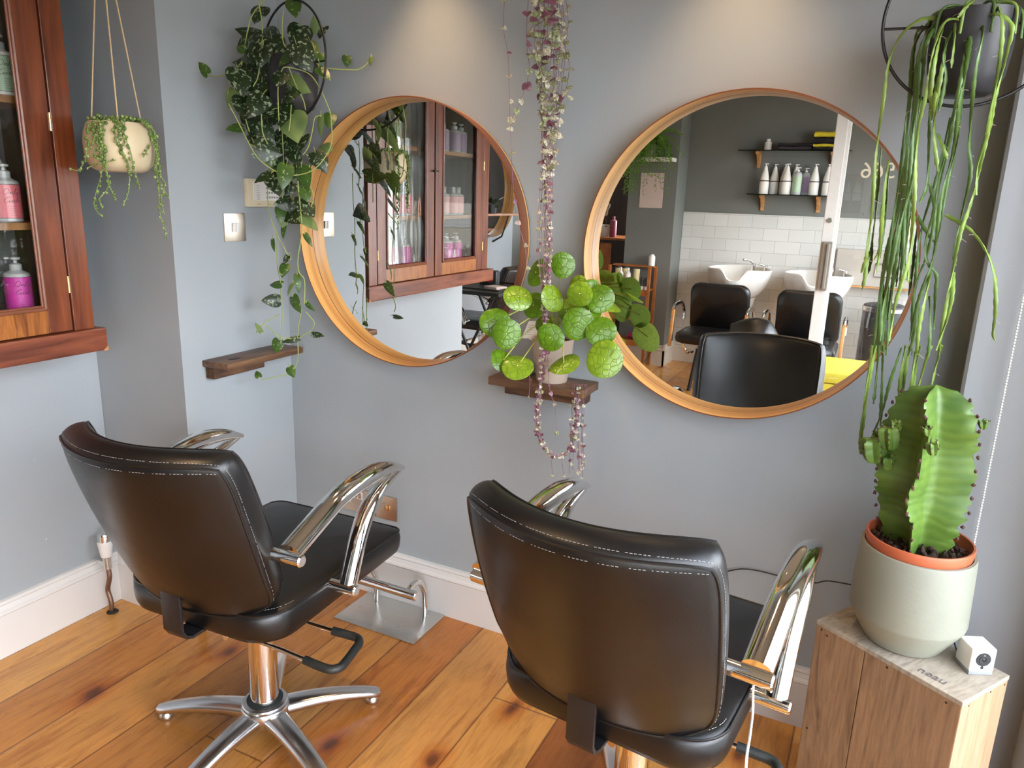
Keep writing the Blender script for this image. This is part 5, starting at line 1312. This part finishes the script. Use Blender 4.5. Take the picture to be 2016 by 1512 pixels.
def back_shelves():
    for (z, x0, x1, lab) in ((1.468, .76, 1.47, 'lower glass wall shelf on wooden brackets crowded with white bottles, seen in the right mirror'), (1.805, .66, 1.50, 'upper glass wall shelf on wooden brackets with folded towels, seen in the right mirror')):
        t = thing('glass_shelf', lab, 'shelf', ((x0+x1)/2, BACK+.1, z), 0, 'glass shelves over the basins')
        MB().box2((x0, BACK+.001, z), (x1, BACK+.20, z+.007)).build('glass_board', M['shelf_glass'], t, smooth=False)
        for x in ((.865, 1.295) if z < 1.6 else (.80, 1.36)):
            k = MB(); k.box2((x-.014, BACK+.001, z-.125), (x+.014, BACK+.018, z-.002), .003); k.box2((x-.014, BACK+.001, z-.022), (x+.014, BACK+.14, z-.001), .003)
            k.add([(x-.01, BACK+.018, z-.10), (x-.01, BACK+.10, z-.022), (x-.01, BACK+.018, z-.022), (x+.01, BACK+.018, z-.10), (x+.01, BACK+.10, z-.022), (x+.01, BACK+.018, z-.022)], [[0, 1, 2], [3, 5, 4], [0, 3, 4, 1]])
            k.build('bracket', M['oak_light'], t, smooth=False)
    def big(x, y, lab, kind='white', h=.235):
        t = thing('salon_bottle', lab, 'bottle', (x, y, 1.4755), 0, 'large pump bottles on the lower glass shelf'); c = (x, y, 1.4755); s_ = h/.235
        if kind == 'white':
            MB().lathe([(.0, 0), (.035, 0), (.037, .004), (.0365, .09*s_), (.032, .13*s_), (.022, .172*s_), (.016, .19*s_), (.0155, .205*s_), (.0, .205*s_)], c, 28, sy=.8).build('bottle_body', M['white_plastic'], t)
            MB().lathe([(.0362, .098*s_), (.0367, .1*s_), (.0360, .106*s_), (.0354, .106*s_)], c, 28, sy=.8).build('label_band', M['ink'], t)
        else:
            MB().lathe([(.0, 0), (.032, 0), (.034, .004), (.034, .15), (.028, .168), (.014, .178), (.0, .178)], c, 28).build('bottle_body', M['clear_plastic'], t)
            MB().lathe([(.0342, .02), (.0346, .021), (.0346, .138), (.0342, .139)], c, 28).build('label', _lm['green' if kind == 'green' else 'lilac'], t)
        z = 1.4755+(.205*s_ if kind == 'white' else .178)
        MB().cyl((x, y, z-.004), (x, y, z+.012), .012, seg=14).cyl((x, y, z+.012), (x, y, z+.026), .004, seg=8).box((x+.006, y+.004, z+.028), (.030, .012, .007), .002).build('pump_head', M['white_plastic'], t)
    Y = BACK+.095
    W = 'white pump bottle on the lower glass shelf, '
    for (px, dy, nm, k) in ((1502, .04, W+'leftmost in the mirror', 'white'), (1521, -.05, W+'second from the left in the mirror', 'white'), (1541, -.05, W+'half hidden behind the third from the left', 'white'), (1545, .045, W+'third from the left in the mirror', 'white'), (1562, -.05, W+'standing behind the pale green bottle', 'white'), (1566, .045, 'pale green labelled pump bottle among white ones on the lower glass shelf', 'green'), (1582, -.05, 'pale purple labelled bottle beside the green one on the lower glass shelf', 'lilac'), (1600, .035, W+'just right of the purple one', 'white'), (1626, .04, W+'nearest the door post in the mirror', 'white'), (1636, -.05, W+'hidden behind the one nearest the door post', 'white')):
        p = at(px, 384, 1, Y+dy, True); big(p.x, Y+dy, nm, k)
    p = at(1511, 298, 1, Y, True); t = thing('small_white_bottle', 'small white capped bottle alone on the upper glass shelf', 'bottle', (p.x, Y, 1.8125)); c = (p.x, Y, 1.8125)
    MB().lathe([(.0, 0), (.028, 0), (.028, .06), (.024, .066), (.0, .066)], c, 24).build('bottle_body', M['white_plastic'], t); MB().lathe([(.017, .064), (.017, .088), (.0, .088)], c, 20).build('cap', M['white_plastic'], t)
    def towel(x0, x1, z, h, mat, lab, grp=None, seed=0, dy=0):
        rr = random.Random(seed); m = MB(); y0, y1 = BACK+.02+dy, BACK+.185+dy
        def f(u, v):     # rounded fold towards the room
            a = 2*PI*v; yy = (y0+y1)/2+(y1-y0)/2*math.copysign(abs(math.cos(a))**.5, math.cos(a)); zz = z+h/2+h/2*math.copysign(abs(math.sin(a))**.6, math.sin(a))
            return Vector((x0+(x1-x0)*u+.002*math.sin(a*3+seed), yy, zz+.002*math.sin(u*9+seed)*(1 if zz > z+h/2 else 0)))
        nu, nv = 14, 28; V = [f(i/(nu-1), j/nv) for j in range(nv) for i in range(nu)]; F = []
        for j in range(nv):
            for i in range(nu-1): F.append([j*nu+i, j*nu+i+1, ((j+1) % nv)*nu+i+1, ((j+1) % nv)*nu+i])
        F.append([j*nu for j in range(nv)]); F.append([j*nu+nu-1 for j in range(nv)]); m.add(V, F)
        tag(m.build('folded_towel', mat, angle=60), lab, 'towel', grp)
    z = 1.8135
    towel(.96, 1.205, z, .028, M['plum_towel'], 'plum towel at the bottom of the low left pile on the upper glass shelf', 'folded towels on the upper glass shelf', 1)
    towel(.955, 1.21, z+.0285, .024, M['black_towel'], 'black towel on top of the low left pile on the upper glass shelf', 'folded towels on the upper glass shelf', 2)
    for k, (h, mt, lab) in enumerate(((.022, 'black_towel', 'black towel at the bottom of the tall pile'), (.026, 'yellow_towel', 'lower yellow towel in the tall pile'), (.046, 'black_towel', 'thick black towel between two yellow ones'), (.042, 'yellow_towel', 'yellow towel on top of the tall pile'))):
        towel(1.218, 1.40, z, h, M[mt], lab+' on the upper glass shelf', 'folded towels on the upper glass shelf', 3+k); z += h+.0005
back_shelves()
# wall dispenser panel, bin, copper lamp
t = thing('wall_counter', 'pale grey wall-mounted counter front with wooden underside behind the glass door', 'counter', (1.76, BACK+.1, .93))
MB().box2((1.49, BACK+.013, .80), (2.06, BACK+.14, 1.075), .004).build('front', plain('pale_grey_laminate', '#b7b0a6', .4, 0, .02), t, smooth=False)
MB().box2((1.488, BACK+.013, .786), (2.062, BACK+.143, .7995), .002).build('wooden_edge', M['oak_light'], t, smooth=False)
b = MB(); 
for (a0, a1, z0, z1) in ((1.775, 2.03, .975, .982), (1.775, 2.03, .874, .881), (1.775, 1.782, .874, .982), (2.023, 2.03, .874, .982)): b.box2((a0, BACK+.139, z0), (a1, BACK+.150, z1), .002)
b.build('chrome_surround', M['chrome'], t, smooth=False)
t = thing('pedal_bin', 'tall glossy dark grey bin with black lid and chrome rim by the tiled wall', 'bin', (1.885, -4.30, 0)); c = (1.885, -4.30, 0)
MB().lathe([(.0, 0), (.150, 0), (.152, .03), (.152, .655), (.0, .655)], c, 48).build('body', plain('dark_glossy_grey', '#3b3d3f', .15), t)
MB().lathe([(.1525, .645), (.158, .650), (.158, .675), (.150, .68), (.148, .67)], c, 48).build('rim', M['steel'], t)
MB().lathe([(.150, .672), (.148, .688), (.12, .698), (.0, .703)], c, 40).build('lid', M['dark'], t)
t = thing('pendant_lamp', 'copper dome pendant glimpsed through the green strands in the right mirror', 'lamp', (1.93, -4.35, 1.27)); c = (1.93, -4.35, 1.17)
MB().lathe([(.062, 0), (.066, .002), (.070, .05), (.055, .12), (.03, .17), (.012, .185), (.0, .186)], c, 36).build('shade', M['copper'], t)
MB().cyl((1.93, -4.35, 1.35), (1.93, -4.35, H), .002, seg=8).build('cord', M['black_plastic'], t)
t = thing('storage_bench', 'low yellow vinyl bench behind the right chair in the right mirror', 'bench', (1.76, -3.0, 0))
MB().box2((1.50, -3.20, .0), (1.98, -2.70, .385), .01).build('box', M['yellow'], t, smooth=False); MB().box2((1.49, -3.21, .389), (1.99, -2.69, .455), .018).build('cushion', M['yellow'], t)
# wooden tray rack with bottles against the far pier
def rack():
    x0, x1, y0, y1 = -.24, .105, -4.31, -4.12; t = thing('wooden_rack', 'narrow orange-brown wooden shelf rack against the dark grey pier, seen in the right mirror', 'rack', (-.06, -4.2, 0))
    for (x, y) in ((x0, y0), (x0, y1), (x1, y0), (x1, y1)): MB().box((x, y, .43), (.024, .022, .86), .002).build('post', M['oak'], t, smooth=False)
    for z in (.235, .455, .665): 
        b = MB().box2((x0+.012, y0, z-.012), (x1-.012, y1, z), .001); b.box2((x0+.012, y1-.008, z-.045), (x1-.012, y1+.008, z+.002), .002); b.build('shelf', M['oak'], t, smooth=False)
    MB().box2((x0-.012, y0-.01, .848), (x1+.012, y0+.09, .860), .002).build('top_ledge', M['oak'], t, smooth=False)
    def bt(name, x, y, z, prof, mat, lab, cat='bottle', cap=None, grp='bottles on the wooden rack'):
        t2 = thing(name, lab, cat, (x, y, z), 0, grp); MB().lathe(prof, (x, y, z), 24).build('bottle_body', M[mat], t2)
        if cap: MB().lathe(cap[0], (x, y, z), 20).build('cap', M[cap[1]], t2)
    tall = [(.0, 0), (.022, 0), (.023, .003), (.023, .125), (.012, .145), (.0, .146)]; cp = ([(.010, .142), (.008, .175), (.0, .178)], 'white_plastic')
    bt('spray_bottle', -.150, -4.15, .6655, tall, 'white_plastic', 'tall white nozzle bottle on the rack, left one of the front pair', cap=cp)
    bt('spray_bottle', -.085, -4.15, .6655, tall, 'white_plastic', 'tall white nozzle bottle on the rack, right one of the front pair', cap=cp)
    bt('cream_tube', -.012, -4.15, .6655, [(.0, 0), (.018, 0), (.024, .10), (.026, .17), (.0, .172)], 'cone_yellow', 'cream-yellow tube standing upside down on the rack', 'tube')
    for x, nm in ((.032, 'left'), (.070, 'right')): bt('small_dark_bottle', x, -4.170, .6655, [(.0, .03), (.016, .03), (.017, .09), (.008, .105), (.0, .106)], 'dark', 'small dark bottle with a pale base on the rack, '+nm+' one', cap=([(.0, 0), (.0175, 0), (.0175, .03), (.0, .03)], 'white_plastic'))
    for x, nm in ((-.195, 'left'), (-.135, 'right')): bt('wide_tub', x, -4.22, .6655, [(.0, 0), (.026, 0), (.026, .165), (.0, .165)], 'cone_yellow', 'beige dark-lidded can at the back of the rack, '+nm+' one', 'can', cap=([(.024, .165), (.024, .180), (.0, .181)], 'dark'))
    bt('white_bottle', .075, -4.27, .8605, [(.0, 0), (.026, 0), (.027, .003), (.027, .075), (.012, .095), (.0, .097)], 'white_plastic', 'white bottle with a pointed cap on the rack top ledge')
    t2 = thing('hair_dryer', 'shiny magenta hair dryer lying on the bottom rack shelf', 'hair dryer', (.02, -4.18, .2355))
    MB().lathe([(.0, -.075), (.026, -.072), (.031, -.04), (.031, .03), (.024, .07), (.0, .072)], (.02, -4.18, .268), 28, R=Matrix.Rotation(PI/2, 3, 'Y')).build('barrel', M['magenta'], t2)
    MB().box((-.01, -4.22, .25), (.03, .09, .024), .008).build('handle', M['magenta'], t2)
    tag(MB().tube(catmull([(.09, -4.16, .20), (.12, -4.2, .17), (.155, -4.28, .19), (.13, -4.2, .10), (.09, -4.15, .03), (.02, -4.12, .006), (-.06, -4.14, .006)], 8), .004, 8).build('power_cable', M['black_plastic']), 'black power cable dangling beside the wooden rack onto the floor', 'cable')
    tag(MB().box((-.05, -4.10, .03), (.12, .06, .05), .012).box((-.05, -4.10, .058), (.05, .03, .012), .004).build('power_strip', M['black_plastic']), 'black power strip on the floor under the wooden rack', 'power strip')
rack()
t = tag(MB().box2((-.090, PIERY+.0005, 1.335), (.107, PIERY+.004, 1.618), .0005).build('paper_notice', M['paper'], smooth=False), 'blank pale pink sheet on the dark grey pier under the white floating shelf', 'poster')
t = thing('floating_shelf', 'white floating shelf with fern high on the dark grey pier', 'shelf', (0, PIERY+.08, 1.72)); MB().box2((-.21, PIERY+.001, 1.706), (.198, PIERY+.15, 1.736), .004).build('board', M['frame_white'], t, smooth=False)
def fern():
    c = (.0, PIERY+.075, 1.737); t = thing('potted_fern', 'feathery green asparagus fern in a grey pot spilling from the white floating shelf', 'potted plant', c)
    MB().lathe([(.0, 0), (.045, 0), (.058, .09), (.058, .10), (.052, .10), (.05, .085), (.0, .083)], c, 32).build('pot', M['pot_sage'], t)
    rr = random.Random(31); st = MB(); lf = MB(); top = Vector(c)+Vector((0, 0, .09))
    for k in range(85):
        a = rr.uniform(0, 2*PI); L = rr.uniform(.12, .36); dr = Vector((math.cos(a)-.45, abs(math.sin(a))*.6+.05, 0)).normalized()
        fall = rr.uniform(.05, .75); P = [top+dr*(L*q*(1-.35*q*fall*1.3))+Vector((0, 0, .16*math.sin(min(1, q*1.5)*PI/2)*(1-fall*.8)-fall*.62*q*q)) for q in (0, .2, .4, .6, .8, 1.0)]
        P = [Vector((p.x, max(p.y, PIERY+.012 if p.z > 1.75 else PIERY+.158), p.z)) for p in P]
        C = catmull(P, 6); st.tube(C, .0009, 4)
        for i in range(3, len(C), 1):
            for s_ in (-1, 1):
                d = Vector((rr.uniform(-1, 1), rr.uniform(-.2, 1), rr.uniform(-.7, .5))).normalized()*rr.uniform(.018, .042)*(1-.4*i/len(C)); p = C[i]
                q = p+d; q.y = max(q.y, PIERY+.008 if q.z > 1.74 else PIERY+.156); w_ = Vector((-d.z, 0, d.x))*.2
                lf.add([p, p.lerp(q, .5)+w_, q, p.lerp(q, .5)-w_], [[0, 1, 2, 3]])
    st.build('stems', plain('fern_stem', '#4c5f24', .6), t); lf.build('fronds', mat_leaf('fern_leaf', '#5c8a20', trans=.3, rough=.6), t, recalc=False)
fern()
t = thing('sideboard', 'dark brown wooden sideboard carrying an orchid, at the far left of the right mirror', 'cabinet', (-.55, -4.9, 0))
MB().box2((-.95, -5.25, .06), (-.30, -4.72, 1.03), .004).build('body', M['darkwood'], t, smooth=False); MB().box2((-.97, -5.26, 1.03), (-.28, -4.70, 1.05), .003).build('top', M['oak'], t, smooth=False); MB().box2((-.93, -5.22, 0), (-.32, -4.75, .06)).build('plinth', M['darkwood'], t, smooth=False)
MB().box2((-.55, -4.719, .1), (-.44, -4.712, 1.0), .002).build('side_panel', M['oak'], t, smooth=False)
p = at(1192, 470, 1, -4.85, True); c = (p.x, -4.85, 1.0505)
t = thing('potted_orchid', 'white orchid in a white scalloped pot on the dark sideboard', 'potted plant', c)
MB().lathe([(.0, 0), (.040, 0), (.055, .06), (.060, .11), (.056, .11), (.05, .09), (.0, .088)], c, 32).build('pot', M['white_plastic'], t)
b = MB(); f = MB(); rr = random.Random(2); lfm = MB()
pts = catmull([(c[0], c[1], 1.14), (c[0]-.01, c[1], 1.24), (c[0]-.0, c[1]+.01, 1.31), (c[0]+.02, c[1]+.02, 1.34)], 6); b.tube(pts, .0022, 6); b.build('stem', M['rim_brown'], t)
for q in (8, 11, 14, 17):
    for k in range(5):
        a = 2*PI*k/5+.3; d = Vector((math.cos(a), .3, math.sin(a))).normalized(); f.ball(pts[q]+d*.014+Vector((0, .01, 0)), .014, 8, 6, (1, .3, 1))
f.build('petals', M['paper'], t)
for k in range(5):
    a = 2*PI*k/5; tip = Vector((math.cos(a), math.sin(a), .4)).normalized(); heart_leaf(lfm, Vector((c[0], c[1], 1.14)), tip, Vector((0, 0, 1)), tip.cross(Vector((0, 0, 1))), .10, .5, curl=.6)
lfm.build('leaves', mat_leaf('orchid_leaf', '#2c4420', trans=.1), t, recalc=False)
p = at(1208, 470, 1, -4.85, True)
t = thing('pink_bottle', 'tall dusky pink bottle beside the orchid on the dark sideboard', 'bottle', (p.x, -4.82, 1.0505)); MB().lathe([(.0, 0), (.030, 0), (.032, .004), (.032, .15), (.012, .165), (.012, .19), (.0, .19)], (p.x, -4.82, 1.0505), 28).build('bottle_body', plain('dusky_pink', '#8d3f50', .4), t)

# ------------------------------------------------------------------ left recess, seen in the left mirror
round_mirror(NOOK, 1.45, 'dark round drum mirror behind a shelf in the far recess, in the left mirror', wall_y=-3.85, rot=PI/2, group='round drum mirrors', R_=.40)
t = thing('mirror_shelf', 'brown wooden shelf across the far round mirror carrying a patterned basket', 'shelf', (NOOK+.13, -3.65, 1.25))
MB().box2((NOOK+.071, -4.05, 1.232), (NOOK+.22, -3.28, 1.25), .003).build('board', M['oak'], t, smooth=False)
for y in (-3.95, -3.40): MB().tube([(NOOK+.001, y, 1.0), (NOOK+.09, y, 1.05), (NOOK+.15, y, 1.232)], .008, 8).build('bracket', M['black_metal'], t)
c = (NOOK+.15, -3.42, 1.2505); t = thing('zigzag_basket', 'cream and yellow zigzag basket with a grey cloth on the far shelf', 'basket', c)
m_, n_, b_ = _nodes('zigzag_weave'); w_ = n_.nodes.new('ShaderNodeTexWave'); w_.inputs['Scale'].default_value = 18; w_.inputs['Distortion'].default_value = 1.2; w_.bands_direction = 'Z'; n_.links.new(coords(n_), w_.inputs['Vector']); n_.links.new(ramp(n_, w_.outputs['Fac'], [(.45, hexc('#d9c983')), (.55, hexc('#a89d86'))]), b_.inputs['Base Color']); b_.inputs['Roughness'].default_value = .8
MB().lathe([(.0, 0), (.065, 0), (.078, .08), (.076, .15), (.070, .15), (.07, .13), (.0, .12)], c, 32, sx=.85).build('basket_body', m_, t)
MB().grid(lambda u, v: Vector((c[0]+(.074-.02*v)*math.cos(PI*u*2)*(1-.7*v), c[1]+(.09-.02*v)*math.sin(PI*u*2)*(1-.6*v), 1.2505+.12+.11*math.sin(v*PI/2)+.006*math.sin(u*40))), 48, 10, closed_u=True).build('cloth', plain('grey_cloth', '#8c8876', .9, 0, .15, 40), t)
c = (NOOK+.15, -3.62, 1.2505); t = thing('trailing_houseplant', 'dark-leaved plant in a black pot right of the zigzag basket', 'potted plant', c)
MB().lathe([(.0, 0), (.045, 0), (.055, .07), (.05, .07), (.0, .06)], c, 28).build('pot', M['black_metal'], t); b = MB(); rr = random.Random(8)
for k in range(34):
    a = rr.uniform(0, 2*PI); d = Vector((math.cos(a)*.8+.2, math.sin(a), rr.uniform(-.6, .9))).normalized(); p = Vector(c)+Vector((0, 0, .075))+d*rr.uniform(.02, .09); p.x = max(p.x, NOOK+.12)
    heart_leaf(b, p, d, Vector((.3, .2, 1)).normalized(), d.cross(Vector((.3, .2, 1))).normalized(), rr.uniform(.03, .055), .8)
b.build('foliage', mat_leaf('dark_plant_leaf', '#1f2e1a', trans=.08), t, recalc=False)
t = thing('trolley_table', 'black folding tray table with a radio on it in the far recess', 'table', (-.52, -2.44, 0))
MB().box2((-.72, -2.64, .775), (-.30, -2.20, .80), .006).build('tray', M['black_plastic'], t, smooth=False)
MB().tube([(-.71, -2.63, .815), (-.31, -2.63, .815), (-.31, -2.21, .815), (-.71, -2.21, .815)], .006, 6, closed=True).build('rim', M['black_metal'], t)
for y in (-2.62, -2.22):
    for s_ in (-1, 1): MB().tube([(-.52-s_*.17, y+.01*s_, .77), (-.52+s_*.20, y+.01*s_, .01)], .010, 8).build('leg', M['black_metal'], t)
t = thing('portable_radio', 'black radio with red ring on the black tray table', 'radio', (-.56, -2.54, .80))
MB().box((-.56, -2.56, .852), (.13, .06, .10), .012).build('case', M['dark'], t)
MB().tube([(-.545+.025*math.cos(a*PI/12), -2.528, .852+.025*math.sin(a*PI/12)) for a in range(24)], .004, 6, closed=True).build('speaker_ring', plain('red_ring', '#a3201c', .4), t)
tag(MB().box((-.42, -2.38, .812), (.12, .10, .02), .004, Matrix.Rotation(.3, 3, 'Z')).build('card_box', M['paper'], smooth=True), 'flat pale card box on the black tray table', 'box')
t = tag(MB().tube(catmull([(NOOK+.03, -2.72, 1.0), (NOOK+.03, -2.72, .6), (NOOK+.06, -2.7, .3), (NOOK+.1, -2.66, .14), (NOOK+.16, -2.6, .006), (NOOK+.3, -2.55, .006)], 8), .004, 8).build('wall_cable', M['black_plastic']), 'black cable hanging down the recess wall behind the far chair', 'cable')
tag(MB().box((NOOK+.06, -2.64, .09), (.05, .16, .03), .01).build('hair_straightener', M['black_plastic']), 'black hair straightener propped by the recess skirting', 'hair tool')
bpy.context.view_layer.update()
